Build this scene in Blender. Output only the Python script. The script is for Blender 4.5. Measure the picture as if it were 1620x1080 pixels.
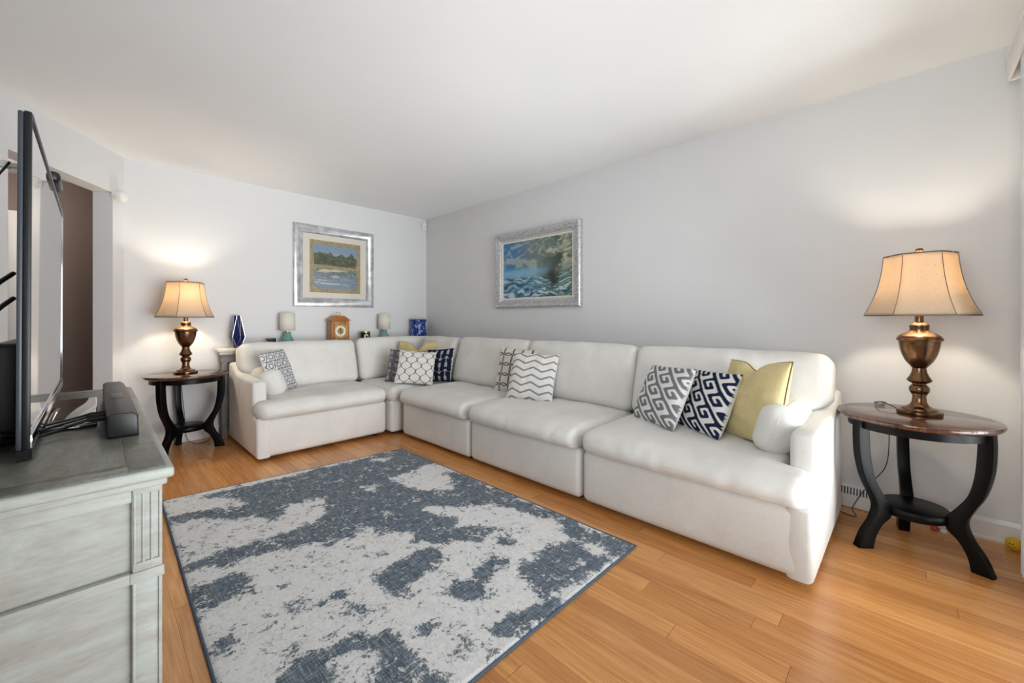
import bpy, bmesh, math, random
import numpy as np
from mathutils import Vector, Matrix, noise as mnoise

for o in list(bpy.data.objects):
    bpy.data.objects.remove(o)
scene = bpy.context.scene
COL = scene.collection
R = math.radians
rng = random.Random(7)

# ------------------------------------------------------------------ camera
cam_data = bpy.data.cameras.new('camera')
cam_data.sensor_width = 36.0
cam_data.lens = 645.0 / 1620.0 * 36.0
cam_data.shift_y = -35.0 / 1620.0
cam_data.clip_start = 0.02
cam = bpy.data.objects.new('camera', cam_data)
COL.objects.link(cam)
cam.location = (0.0, 0.0, 1.098)
cam.rotation_euler = (R(90), 0, math.atan2(0.699, 0.715) - R(90))
scene.camera = cam

# ------------------------------------------------------------------ light
world = bpy.data.worlds.new('sky')
scene.world = world
world.use_nodes = True
wn = world.node_tree
wn.nodes['Background'].inputs[0].default_value = (0.82, 0.90, 1.0, 1)
wn.nodes['Background'].inputs[1].default_value = 1.0

def area_light(name, loc, rot, sx, sy, watts, color, spread=180):
    d = bpy.data.lights.new(name, 'AREA')
    d.shape = 'RECTANGLE'; d.size = sx; d.size_y = sy
    d.energy = watts; d.color = color; d.spread = R(spread)
    o = bpy.data.objects.new(name, d)
    COL.objects.link(o)
    o.location = loc; o.rotation_euler = rot
    return o
# daylight just outside the glass of the patio door behind the camera
area_light('daylight', (1.45, -0.75, 1.15), (R(90), 0, 0), 2.5, 1.9, 15.0, (0.97, 0.985, 1.0), 62)
# added fill light low outside the door, aimed up to brighten the ceiling
area_light('added_ceiling_fill', (1.45, -2.2, 0.02), (R(125), 0, 0), 3.2, 1.8, 98.0, (0.93, 0.975, 1.0), 140)

# added fill light outside the made-up side window, evens out the room
area_light('added_side_fill', (-0.98, 0.25, 1.45), (R(105), 0, R(-90)), 1.25, 1.35, 18.0, (0.93, 0.975, 1.0), 110)

vs = scene.view_settings
scene.display_settings.display_device = 'sRGB'
vs.view_transform = 'Standard'
vs.look = 'None'
vs.gamma = 1.0
vs.use_curve_mapping = False
vs.exposure = 0.27

# ------------------------------------------------------------------ colour / material helpers
def lin(r, g, b):
    f = lambda c: c / 12.92 if c <= 0.04045 else ((c + 0.055) / 1.055) ** 2.4
    return (f(r / 255), f(g / 255), f(b / 255))

class NT:
    def __init__(self, name):
        self.m = bpy.data.materials.new(name)
        self.m.use_nodes = True
        self.t = self.m.node_tree
        self.b = self.t.nodes['Principled BSDF']
        self.out = self.t.nodes['Material Output']
    def n(self, kind, **kw):
        nd = self.t.nodes.new(kind)
        for k, v in kw.items():
            if k.startswith('i_'):
                nd.inputs[k[2:].replace('_', ' ')].default_value = v
            else:
                setattr(nd, k, v)
        return nd
    def l(self, a, b):
        self.t.links.new(a, b)
    def pos(self):
        return self.n('ShaderNodeNewGeometry').outputs['Position']
    def obj(self):
        return self.n('ShaderNodeTexCoord').outputs['Object']
    def mapping(self, vec, scale=(1, 1, 1), rot=(0, 0, 0)):
        mp = self.n('ShaderNodeMapping')
        mp.inputs['Scale'].default_value = scale
        mp.inputs['Rotation'].default_value = rot
        self.l(vec, mp.inputs['Vector'])
        return mp.outputs[0]
    def noise(self, vec, scale, detail=3, rough=0.55, dist=0.0):
        nd = self.n('ShaderNodeTexNoise')
        nd.inputs['Scale'].default_value = scale
        nd.inputs['Detail'].default_value = detail
        nd.inputs['Roughness'].default_value = rough
        nd.inputs['Distortion'].default_value = dist
        self.l(vec, nd.inputs['Vector'])
        return nd.outputs['Fac']
    def ramp(self, fac, stops):
        r = self.n('ShaderNodeValToRGB')
        e = r.color_ramp.elements
        while len(e) < len(stops):
            e.new(0.5)
        for el, (p, c) in zip(e, stops):
            el.position = p
            el.color = (*c, 1) if len(c) == 3 else c
        self.l(fac, r.inputs[0])
        return r.outputs[0]
    def math(self, op, a, b=None, c=None):
        nd = self.n('ShaderNodeMath', operation=op)
        for i, x in enumerate((a, b, c)):
            if x is None: continue
            if isinstance(x, (int, float)): nd.inputs[i].default_value = x
            else: self.l(x, nd.inputs[i])
        return nd.outputs[0]
    def mix(self, fac, a, b, blend='MIX'):
        nd = self.n('ShaderNodeMix', data_type='RGBA', blend_type=blend)
        for i, x in ((0, fac), (6, a), (7, b)):
            if isinstance(x, (int, float)): nd.inputs[i].default_value = x
            elif isinstance(x, tuple): nd.inputs[i].default_value = (*x[:3], 1)
            else: self.l(x, nd.inputs[i])
        return nd.outputs[2]
    def bump(self, h, strength=0.2, dist=0.01):
        b = self.n('ShaderNodeBump')
        b.inputs['Strength'].default_value = strength
        b.inputs['Distance'].default_value = dist
        self.l(h, b.inputs['Height'])
        self.l(b.outputs[0], self.b.inputs['Normal'])
    def set(self, **kw):
        for k, v in kw.items():
            s = self.b.inputs[k.replace('_', ' ')]
            if isinstance(v, (int, float)): s.default_value = v
            elif isinstance(v, tuple): s.default_value = (*v[:3], 1)
            else: self.l(v, s)
        return self

def plain(name, color, rough=0.5, metal=0.0, var=0.06, scale=18.0, bump=0.0, bscale=200.0, spec=0.5):
    """painted / plastic / metal surface with slight procedural mottling"""
    t = NT(name)
    f = t.noise(t.obj(), scale, 3)
    c2 = tuple(min(1, c * (1 + var)) for c in color)
    c1 = tuple(c * (1 - var) for c in color)
    t.set(Base_Color=t.ramp(f, [(0.3, c1), (0.7, c2)]), Roughness=rough, Metallic=metal, Specular_IOR_Level=spec)
    if bump:
        t.bump(t.noise(t.obj(), bscale, 2), bump, 0.004)
    return t.m

M = {}
M['wall'] = plain('wall_paint', lin(221, 221, 221), 0.75, var=0.012, scale=3, bump=0.03, bscale=260, spec=0.25)
M['ceiling'] = plain('ceiling_paint', lin(245, 245, 244), 0.9, var=0.01, scale=2, spec=0.2)
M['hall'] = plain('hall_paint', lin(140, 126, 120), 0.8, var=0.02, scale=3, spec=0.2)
M['white'] = plain('white_trim_paint', lin(232, 230, 226), 0.45, var=0.02, scale=6)
M['offwhite'] = plain('offwhite_plastic', lin(236, 235, 230), 0.4, var=0.01)
M['black'] = plain('black_plastic', lin(22, 22, 24), 0.38, var=0.1)
M['rubber'] = plain('black_cable_rubber', lin(16, 16, 17), 0.5, var=0.1)
M['greycase'] = plain('slate_grey_plastic', lin(66, 72, 79), 0.38, var=0.05)
M['chrome'] = plain('bright_metal', lin(190, 192, 196), 0.12, 1.0, var=0.02)
M['ebony'] = plain('ebony_lacquer', lin(7, 7, 8), 0.36, var=0.15, scale=8, spec=0.16)
M['red'] = plain('orange_red_plastic', lin(190, 70, 35), 0.4)
M['yellow'] = plain('yellow_rubber', lin(225, 180, 20), 0.45)
M['teal'] = plain('teal_ceramic', lin(112, 158, 146), 0.22, var=0.12, scale=25)
M['linenshade'] = plain('cream_lamp_linen', lin(222, 217, 206), 0.9, var=0.03, scale=60, bump=0.1, bscale=600)
M['brass'] = plain('brass', lin(200, 168, 100), 0.28, 1.0, var=0.08)
M['darkgreen'] = plain('dark_green_glass', lin(28, 42, 22), 0.08, var=0.15)
M['wax'] = plain('cream_label', lin(226, 226, 205), 0.6)
M['door'] = plain('oak_door_wood', lin(176, 128, 78), 0.5, var=0.15, scale=6)
M['greywood'] = plain('grey_washed_wood', lin(120, 118, 116), 0.6, var=0.25, scale=30)

def m_brushed():
    t = NT('antique_bronze')
    f = t.noise(t.mapping(t.obj(), (6, 6, 120)), 8, 3)
    t.set(Base_Color=t.ramp(f, [(0.3, lin(96, 70, 50)), (0.7, lin(146, 112, 84))]), Metallic=1.0, Roughness=0.26)
    return t.m
M['bronze'] = m_brushed()

def m_linen(name, c1, c2):
    t = NT(name)
    p = t.obj()
    a = t.noise(t.mapping(p, (1, 1, 1)), 5, 3)
    w1 = t.noise(t.mapping(p, (60, 60, 900)), 1, 2)
    w2 = t.noise(t.mapping(p, (900, 60, 60)), 1, 2)
    w3 = t.noise(t.mapping(p, (60, 900, 60)), 1, 2)
    w = t.math('ADD', t.math('ADD', w1, w2), w3)
    f = t.math('ADD', t.math('MULTIPLY', a, 0.45), t.math('MULTIPLY', w, 0.2))
    t.set(Base_Color=t.ramp(f, [(0.36, c1), (0.66, c2)]), Roughness=0.95, Specular_IOR_Level=0.1,
          Sheen_Weight=0.15, Sheen_Roughness=0.5)
    big = t.noise(t.mapping(p, (1, 1, 1)), 9, 4, 0.6, 0.6)
    t.bump(t.math('ADD', t.math('MULTIPLY', w, 0.12), big), 0.22, 0.012)
    return t.m
M['linen'] = m_linen('oatmeal_linen', lin(212, 209, 203), lin(228, 226, 221))
M['mustard'] = m_linen('mustard_slub_cotton', lin(194, 176, 124), lin(214, 198, 150))
M['piping'] = plain('olive_piping_cord', lin(104, 92, 52), 0.9)

def m_attr(name, rough=0.9, weave=0.12, spec=0.15):
    """woven or printed surface whose dyed colours are stored on the mesh"""
    t = NT(name)
    a = t.n('ShaderNodeAttribute', attribute_name='dye')
    f = t.noise(t.obj(), 420, 2)
    t.set(Base_Color=t.mix(0.35, a.outputs['Color'], t.mix(1.0, a.outputs['Color'], t.ramp(f, [(0.3, (0.72, 0.72, 0.72)), (0.7, (1.15, 1.15, 1.15))]), 'MULTIPLY')),
          Roughness=rough, Specular_IOR_Level=spec)
    if weave:
        t.bump(t.noise(t.obj(), 500, 2), weave, 0.004)
    return t.m
M['print'] = m_attr('printed_cotton')
M['canvas'] = m_attr('painted_canvas', 0.55, 0.25, 0.3)

def m_floor():
    t = NT('oak_strip_floor')
    oi = t.n('ShaderNodeObjectInfo').outputs['Random']
    p = t.pos()
    off = t.n('ShaderNodeVectorMath', operation='ADD')
    comb = t.n('ShaderNodeCombineXYZ')
    t.l(t.math('MULTIPLY', oi, 37.0), comb.inputs[0]); t.l(t.math('MULTIPLY', oi, 91.0), comb.inputs[1])
    t.l(p, off.inputs[0]); t.l(comb.outputs[0], off.inputs[1])
    v = off.outputs[0]
    g = t.noise(t.mapping(v, (26, 1.3, 1)), 1.6, 5, 0.62, 1.4)
    fine = t.noise(t.mapping(v, (190, 5, 1)), 1.0, 3, 0.6, 0.3)
    f = t.math('ADD', t.math('MULTIPLY', g, 0.62), t.math('MULTIPLY', fine, 0.38))
    wood = t.ramp(f, [(0.26, lin(158, 98, 50)), (0.42, lin(206, 141, 80)), (0.58, lin(224, 164, 100)), (0.75, lin(232, 180, 118))])
    tone = t.ramp(oi, [(0.0, (0.80, 0.70, 0.60)), (0.35, (0.95, 0.89, 0.84)), (0.7, (1.03, 1.0, 0.98)), (1.0, (1.12, 1.13, 1.12))])
    t.set(Base_Color=t.mix(1.0, wood, tone, 'MULTIPLY'), Roughness=t.ramp(t.noise(p, 3, 3), [(0.3, (0.17,) * 3), (0.7, (0.27,) * 3)]),
          Specular_IOR_Level=0.5)
    t.bump(t.math('ADD', t.math('MULTIPLY', f, 0.5), t.noise(t.mapping(p, (3, 3, 3)), 1.2, 2)), 0.05, 0.01)
    return t.m
M['floor'] = m_floor()
M['subfloor'] = plain('dark_subfloor', lin(60, 38, 22), 0.8)

def m_tabletop():
    t = NT('mahogany_veneer')
    g = t.noise(t.mapping(t.obj(), (3, 30, 1)), 2, 4, 0.6, 0.8)
    t.set(Base_Color=t.ramp(g, [(0.3, lin(52, 32, 24)), (0.7, lin(98, 64, 48))]), Roughness=0.16, Coat_Weight=0.4, Coat_Roughness=0.08)
    return t.m
M['mahogany'] = m_tabletop()

def m_clockwood():
    t = NT('honey_oak')
    g = t.noise(t.mapping(t.obj(), (30, 30, 3)), 2, 4, 0.6, 0.8)
    t.set(Base_Color=t.ramp(g, [(0.3, lin(140, 84, 36)), (0.7, lin(190, 128, 66))]), Roughness=0.35)
    return t.m
M['oak'] = m_clockwood()

def m_distressed(name, stops, scale=(3, 3, 18), rough=0.55):
    t = NT(name)
    p = t.pos()
    a = t.noise(t.mapping(p, scale), 2.0, 6, 0.65, 0.9)
    b = t.noise(t.mapping(p, tuple(s * 7 for s in scale)), 2.0, 3, 0.6, 0.2)
    f = t.math('ADD', t.math('MULTIPLY', a, 0.72), t.math('MULTIPLY', b, 0.28))
    t.set(Base_Color=t.ramp(f, stops), Roughness=rough)
    t.bump(f, 0.12, 0.004)
    return t.m
M['sage'] = m_distressed('distressed_sage_paint', [(0.30, lin(160, 154, 145)), (0.45, lin(172, 173, 166)), (0.60, lin(184, 191, 185)), (0.76, lin(198, 208, 203))], (2.6, 2.6, 9))
M['sagetop'] = m_distressed('worn_sage_top', [(0.30, lin(84, 82, 74)), (0.48, lin(108, 108, 99)), (0.62, lin(126, 130, 121)), (0.75, lin(150, 158, 150))], (9, 3, 3), 0.3)
M['whitewash'] = m_distressed('distressed_white_paint', [(0.30, lin(150, 144, 138)), (0.45, lin(205, 202, 196)), (0.7, lin(228, 226, 220))], (5, 18, 18))

def m_silver(name, beadscale, bmp=0.25):
    t = NT(name)
    f = t.noise(t.obj(), beadscale, 4, 0.6)
    t.set(Base_Color=t.ramp(f, [(0.3, lin(168, 168, 168)), (0.55, lin(206, 206, 208)), (0.8, lin(228, 228, 230))]), Metallic=0.7, Roughness=0.36)
    t.bump(f, bmp, 0.006)
    return t.m
M['silver'] = m_silver('silver_leaf', 12, 0.03)
M['ornate'] = m_silver('carved_silver_leaf', 55)

def m_glass(name, tint=(1, 1, 1), rough=0.02, refl=1.0):
    t = NT(name)
    tr = t.n('ShaderNodeBsdfTransparent'); tr.inputs[0].default_value = (*tint, 1)
    gl = t.n('ShaderNodeBsdfGlossy'); gl.inputs['Roughness'].default_value = rough
    fr = t.n('ShaderNodeFresnel'); fr.inputs[0].default_value = 1.45
    mx = t.n('ShaderNodeMixShader')
    t.l(t.math('MULTIPLY', fr.outputs[0], refl), mx.inputs[0])
    t.l(tr.outputs[0], mx.inputs[1]); t.l(gl.outputs[0], mx.inputs[2]); t.l(mx.outputs[0], t.out.inputs[0])
    return t.m
M['glass'] = m_glass('clear_glass')

def m_screen():
    t = NT('glossy_tv_panel')
    f = t.noise(t.obj(), 30, 2)
    t.set(Base_Color=t.ramp(f, [(0.4, (0.004, 0.004, 0.005)), (0.6, (0.006, 0.006, 0.007))]), Roughness=0.03, Coat_Weight=1.0, Coat_Roughness=0.02)
    return t.m
M['screen'] = m_screen()

def m_shade():
    t = NT('tan_silk_lamp_shade')
    p = t.obj()
    f = t.noise(p, 240, 2)
    sp = t.n('ShaderNodeTexVoronoi'); sp.inputs['Scale'].default_value = 44
    t.l(p, sp.inputs['Vector'])
    spot = t.math('LESS_THAN', sp.outputs['Distance'], 0.085)
    base = t.ramp(f, [(0.3, lin(206, 190, 168)), (0.7, lin(220, 206, 186))])
    colr = t.mix(t.math('MULTIPLY', spot, 0.55), base, lin(120, 82, 48))
    d = t.n('ShaderNodeBsdfDiffuse'); t.l(colr, d.inputs[0])
    tl = t.n('ShaderNodeBsdfTranslucent'); t.l(t.mix(1.0, colr, (1.0, 0.93, 0.80), 'MULTIPLY'), tl.inputs[0])
    mx = t.n('ShaderNodeMixShader'); mx.inputs[0].default_value = 0.30
    t.l(d.outputs[0], mx.inputs[1]); t.l(tl.outputs[0], mx.inputs[2]); t.l(mx.outputs[0], t.out.inputs[0])
    return t.m
M['shade'] = m_shade()
M['shadetrim'] = plain('taupe_shade_trim', lin(120, 98, 78), 0.8)

def m_speckle():
    t = NT('cobalt_speckled_glaze')
    f = t.noise(t.mapping(t.obj(), (1, 1, 0.7)), 42, 4, 0.65, 0.6)
    t.set(Base_Color=t.ramp(f, [(0.52, lin(20, 44, 128)), (0.58, lin(40, 74, 160)), (0.63, lin(190, 205, 230))]), Roughness=0.15)
    return t.m
M['speckle'] = m_speckle()
M['navyglaze'] = plain('navy_faceted_glass', lin(18, 30, 84), 0.06, var=0.3, scale=8)
M['blind'] = plain('white_blind_vinyl', lin(226, 228, 228), 0.5, var=0.01)

def m_rug():
    t = NT('abstract_blue_ivory_pile')
    a = t.n('ShaderNodeAttribute', attribute_name='dye').outputs['Fac']
    p = t.pos()
    n1 = t.noise(p, 11, 7, 0.78, 0.5)
    n2 = t.noise(p, 55, 6, 0.8, 0.3)
    n5 = t.noise(t.mapping(p, (1, 1, 1), (0, 0, 0.5)), 26, 5, 0.75, 1.2)
    n3 = t.noise(t.mapping(p, (210, 16, 1)), 1.0, 4, 0.65, 0.4)
    n4 = t.noise(t.mapping(p, (16, 210, 1)), 1.0, 4, 0.65, 0.4)
    nn = t.math('ADD', t.math('ADD', t.math('MULTIPLY', t.math('SUBTRACT', n1, 0.5), 2.3), t.math('MULTIPLY', t.math('SUBTRACT', n2, 0.5), 1.7)), t.math('MULTIPLY', t.math('SUBTRACT', n5, 0.5), 1.7))
    th = t.math('ADD', a, nn)
    mask = t.ramp(th, [(0.40, (0, 0, 0)), (0.58, (1, 1, 1))])
    hatch = t.math('ADD', t.math('MULTIPLY', n3, 0.5), t.math('MULTIPLY', n4, 0.5))
    darkf = t.math('ADD', t.math('MULTIPLY', hatch, 0.85), t.math('MULTIPLY', n1, 0.2))
    dark = t.ramp(darkf, [(0.38, lin(56, 63, 72)), (0.48, lin(84, 96, 108)), (0.56, lin(116, 129, 141)), (0.66, lin(186, 190, 193))])
    light = t.ramp(n2, [(0.26, lin(176, 177, 178)), (0.40, lin(228, 227, 225)), (0.60, lin(244, 244, 244)), (0.75, lin(230, 236, 243))])
    t.set(Base_Color=t.mix(mask, light, dark), Roughness=1.0, Specular_IOR_Level=0.05, Sheen_Weight=0.1)
    t.bump(t.math('ADD', t.noise(t.mapping(p, (1, 1, 1)), 190, 3), t.math('MULTIPLY', mask, -0.5)), 0.5, 0.006)
    return t.m
M['rug'] = m_rug()
M['binding'] = plain('slate_blue_rug_binding', lin(82, 98, 116), 0.95, var=0.15, scale=120)

# ------------------------------------------------------------------ mesh helpers
def link(name, mesh, mat=None, parent=None):
    o = bpy.data.objects.new(name, mesh)
    COL.objects.link(o)
    if mat is not None:
        mesh.materials.append(M[mat] if isinstance(mat, str) else mat)
    if parent is not None:
        o.parent = parent
    return o

def mk(name, verts, faces, mat, parent=None, smooth=False):
    me = bpy.data.meshes.new(name)
    me.from_pydata([tuple(v) for v in verts], [], faces)
    if smooth:
        me.polygons.foreach_set('use_smooth', [True] * len(me.polygons))
    me.update()
    return link(name, me, mat, parent)

def bmobj(name, bm, mat, parent=None, smooth=False, angle=None):
    me = bpy.data.meshes.new(name)
    bmesh.ops.recalc_face_normals(bm, faces=bm.faces)
    bm.to_mesh(me); bm.free()
    if smooth or angle is not None:
        me.polygons.foreach_set('use_smooth', [True] * len(me.polygons))
        if angle is not None:
            me.set_sharp_from_angle(angle=R(angle))
    return link(name, me, mat, parent)

def bm_box(bm, lo, hi, bev=0.0, seg=2):
    c = [(a + b) / 2 for a, b in zip(lo, hi)]
    s = [abs(b - a) for a, b in zip(lo, hi)]
    r = bmesh.ops.create_cube(bm, size=1, matrix=Matrix.Translation(c) @ Matrix.Diagonal((*s, 1)))
    if bev > 0:
        es = set()
        for v in r['verts']:
            es.update(v.link_edges)
        bmesh.ops.bevel(bm, geom=list(es), offset=bev, segments=seg, profile=0.5, affect='EDGES')

def box(name, lo, hi, mat, parent=None, bev=0.003, seg=2):
    bm = bmesh.new()
    bm_box(bm, lo, hi, bev, seg)
    return bmobj(name, bm, mat, parent, angle=40 if bev else None)

def lathe(name, prof, mat, parent=None, seg=48, loc=(0, 0, 0), angle=35, rfun=None):
    vs_, fs = [], []
    n = len(prof)
    for i in range(seg):
        a = 2 * math.pi * i / seg
        k = rfun(a) if rfun else 1.0
        for r, z in prof:
            vs_.append((loc[0] + r * k * math.cos(a), loc[1] + r * k * math.sin(a), loc[2] + z))
    for i in range(seg):
        j = (i + 1) % seg
        for q in range(n - 1):
            fs.append((i * n + q, j * n + q, j * n + q + 1, i * n + q + 1))
    bm = bmesh.new()
    bv = [bm.verts.new(v) for v in vs_]
    for f in fs:
        bm.faces.new([bv[x] for x in f])
    bmesh.ops.remove_doubles(bm, verts=bm.verts, dist=1e-5)
    return bmobj(name, bm, mat, parent, angle=angle)

def tube_geo(bm, pts, rad, seg=8, closed=False):
    pts = [Vector(p) for p in pts]
    n = len(pts)
    rings = []
    prev = None
    for i, p in enumerate(pts):
        if closed:
            d = pts[(i + 1) % n] - pts[i - 1]
        else:
            d = pts[min(i + 1, n - 1)] - pts[max(i - 1, 0)]
        d.normalize()
        if prev is None:
            ref = Vector((0, 0, 1)) if abs(d.z) < 0.9 else Vector((1, 0, 0))
            u = d.cross(ref).normalized()
        else:
            u = (prev - d * prev.dot(d)).normalized()
        prev = u
        w = d.cross(u)
        r = rad[i] if isinstance(rad, (list, tuple)) else rad
        rings.append([bm.verts.new(p + (u * math.cos(2 * math.pi * k / seg) + w * math.sin(2 * math.pi * k / seg)) * r) for k in range(seg)])
    m = n if closed else n - 1
    for i in range(m):
        a, b = rings[i], rings[(i + 1) % n]
        for k in range(seg):
            bm.faces.new((a[k], a[(k + 1) % seg], b[(k + 1) % seg], b[k]))
    if not closed:
        bm.faces.new(rings[0][::-1]); bm.faces.new(rings[-1])

def spline(pts, k=6):
    P = [Vector(p) for p in pts]
    P = [P[0] * 2 - P[1]] + P + [P[-1] * 2 - P[-2]]
    out = []
    for i in range(1, len(P) - 2):
        for s in range(k):
            t = s / k
            a, b, c, d = P[i - 1:i + 3]
            out.append(0.5 * ((2 * b) + (c - a) * t + (2 * a - 5 * b + 4 * c - d) * t * t + (3 * b - a - 3 * c + d) * t ** 3))
    out.append(P[-2])
    return out

def tube(name, pts, rad, mat, parent=None, seg=8, closed=False, smooth_k=0):
    if smooth_k:
        pts = spline(pts, smooth_k)
    bm = bmesh.new()
    tube_geo(bm, pts, rad, seg, closed)
    return bmobj(name, bm, mat, parent, smooth=True)

def prism(name, poly, z0, z1, mat, parent=None, bev=0.0, axis='z'):
    """extrude a 2D polygon; axis x: poly is (y,z), axis y: poly is (x,z), axis z: poly is (x,y)"""
    def P(a, b, h):
        return {'x': (h, a, b), 'y': (a, h, b), 'z': (a, b, h)}[axis]
    bm = bmesh.new()
    lo = [bm.verts.new(P(a, b, z0)) for a, b in poly]
    hi = [bm.verts.new(P(a, b, z1)) for a, b in poly]
    n = len(poly)
    bm.faces.new(lo); bm.faces.new(hi)
    for i in range(n):
        bm.faces.new((lo[i], lo[(i + 1) % n], hi[(i + 1) % n], hi[i]))
    bmesh.ops.recalc_face_normals(bm, faces=bm.faces)
    if bev:
        es = [e for e in bm.edges if (e.verts[0] in lo) == (e.verts[1] in lo)]
        bmesh.ops.bevel(bm, geom=es, offset=bev, segments=3, profile=0.5, affect='EDGES')
    return bmobj(name, bm, mat, parent, angle=40)

def empty(name, loc=(0, 0, 0), rz=0.0):
    o = bpy.data.objects.new(name, None)
    COL.objects.link(o)
    o.location = loc; o.rotation_euler = (0, 0, rz)
    o.empty_display_size = 0.1
    return o

def tag(o, label, cat, group=None, kind=None):
    o['label'] = label; o['category'] = cat
    if group: o['group'] = group
    if kind: o['kind'] = kind
    return o

def struct(o, label, cat):
    return tag(o, label, cat, kind='structure')

def copy_tree(o, parent=None):
    c = o.copy(); COL.objects.link(c); c.parent = parent
    for ch in list(o.children):
        copy_tree(ch, c)
    return c

def cushion_mesh(hx, hy, hz, r, nx, ny, nz, deform):
    """closed rounded box, subdivided, then deformed; returns verts, faces"""
    k = 4
    def ax(h, n):
        s = [h - r + r * i / k for i in range(1, k + 1)]
        mid = list(np.linspace(-(h - r), h - r, n + 1))
        return np.array([-x for x in s[::-1]] + mid + s)
    X, Y, Z = ax(hx, nx), ax(hy, ny), ax(hz, nz)
    idx, verts, faces = {}, [], []
    inner = np.array([hx - r, hy - r, hz - r])
    def vid(x, y, z):
        key = (round(x, 6), round(y, 6), round(z, 6))
        if key not in idx:
            q = np.array([x, y, z])
            c = np.clip(q, -inner, inner)
            d = q - c
            L = np.linalg.norm(d)
            p = c + d / L * r
            idx[key] = len(verts)
            verts.append(deform(p, p / np.array([hx, hy, hz])))
        return idx[key]
    def grid(A, B, f, flip):
        for i in range(len(A) - 1):
            for j in range(len(B) - 1):
                q = [f(A[i], B[j]), f(A[i + 1], B[j]), f(A[i + 1], B[j + 1]), f(A[i], B[j + 1])]
                q = [vid(*t) for t in q]
                faces.append(tuple(q[::-1] if flip else q))
    grid(X, Y, lambda a, b: (a, b, hz), False); grid(X, Y, lambda a, b: (a, b, -hz), True)
    grid(X, Z, lambda a, b: (a, -hy, b), False); grid(X, Z, lambda a, b: (a, hy, b), True)
    grid(Y, Z, lambda a, b: (hx, a, b), False); grid(Y, Z, lambda a, b: (-hx, a, b), True)
    return verts, faces

def sstep(a, b, x):
    t = min(1, max(0, (x - a) / (b - a)))
    return t * t * (3 - 2 * t)

# ------------------------------------------------------------------ room shell
WX, WY, NY, LX, CEIL = 3.13, 4.68, -0.45, -0.62, 2.44
D0 = Vector((0.17, 4.68)); DD = Vector((-0.541, -0.841)); DN = Vector((-0.841, 0.541))
DLEN = 1.462                                    # diagonal wall runs to X = -0.62
DEND = D0 + DD * DLEN
TH = 0.133

def flat_wall(name, p0, p1, outn, z0, z1, th, mat, label, cat='wall', parent=None):
    p0, p1, n = Vector(p0), Vector(p1), Vector(outn)
    o = prism(name, [tuple(p0), tuple(p1), tuple(p1 + n * th), tuple(p0 + n * th)], z0, z1, mat, parent)
    if parent is None:
        struct(o, label, cat)
    return o

flat_wall('wall_back', (0.17, WY), (WX, WY), (0, 1), 0, CEIL, 0.13, 'wall', 'pale grey wall behind the short run of the sofa')
flat_wall('wall_right', (WX, WY + 0.13), (WX, NY - 0.12), (1, 0), 0, CEIL, 0.13, 'wall', 'long pale grey wall behind the long run of the sofa')
wlf = flat_wall('wall_left', (LX, 0.85), tuple(DEND), (-1, 0), 0, CEIL, 0.13, 'wall', 'pale grey wall behind the television')
for yA, yB, zA, zB in ((NY, -0.35, 0, CEIL), (-0.35, 0.85, 0, 0.82), (-0.35, 0.85, 2.12, CEIL)):
    flat_wall('wall_panel', (LX, yA), (LX, yB), (-1, 0), zA, zB, 0.13, 'wall', '', parent=wlf)
w1 = struct(empty('added_window_1', (LX - 0.07, 0.25, 0.82)), 'added white framed side window, unseen behind the viewer', 'window')  # made-up window, added to let the side fill light in
for yA, yB, zA, zB in ((-0.6, -0.55, 0, 1.3), (0.55, 0.6, 0, 1.3), (-0.55, 0.55, 0, 0.05), (-0.55, 0.55, 1.25, 1.3), (-0.55, 0.55, 0.63, 0.67)):
    box('added_window_frame', (-0.03, yA, zA), (0.03, yB, zB), 'white', w1)
for zA, zB in ((0.05, 0.63), (0.67, 1.25)):
    box('pane', (-0.004, -0.55, zA), (0.004, 0.55, zB), 'glass', w1, bev=0)
box('added_window_sill', (0.03, -0.63, -0.03), (0.12, 0.63, 0.0), 'white', w1)
wd = flat_wall('wall_diagonal', tuple(D0), tuple(D0 + DD * 0.13), tuple(DN), 0, CEIL, TH, 'wall', 'angled pale grey wall with an open doorway beside the lamp')
flat_wall('wall_panel', tuple(D0 + DD * 0.985), tuple(DEND), tuple(DN), 0, CEIL, TH, 'wall', '', parent=wd)
flat_wall('header', tuple(D0 + DD * 0.13), tuple(D0 + DD * 0.985), tuple(DN), 2.114, CEIL, TH, 'wall', '', parent=wd)

# window wall behind the camera: patio door opening X 0.2..2.7
wn_ = struct(prism('wall_near', [(LX, NY), (0.2, NY), (0.2, NY - 0.12), (LX, NY - 0.12)], 0, CEIL, 'wall'), 'pale grey wall with the patio door behind the viewer', 'wall')
prism('wall_panel', [(2.7, NY), (WX, NY), (WX, NY - 0.12), (2.7, NY - 0.12)], 0, CEIL, 'wall', wn_)
prism('header', [(0.2, NY), (2.7, NY), (2.7, NY - 0.12), (0.2, NY - 0.12)], 2.12, CEIL, 'wall', wn_)
dr = struct(empty('door_1', (1.45, NY - 0.06, 0)), 'white framed sliding glass patio door behind the viewer', 'patio door')
for x0, x1, z0, z1 in ((-1.25, -1.19, 0.02, 2.12), (1.19, 1.25, 0.02, 2.12), (-0.04, 0.04, 0.02, 2.12), (-1.19, 1.19, 2.05, 2.12), (-1.19, 1.19, 0.0, 0.06)):
    box('door_frame', (x0, -0.03, z0), (x1, 0.03, z1), 'white', dr)
for x0, x1 in ((-1.19, -0.04), (0.04, 1.19)):
    box('pane', (x0, -0.004, 0.06), (x1, 0.004, 2.05), 'glass', dr, bev=0)

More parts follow.
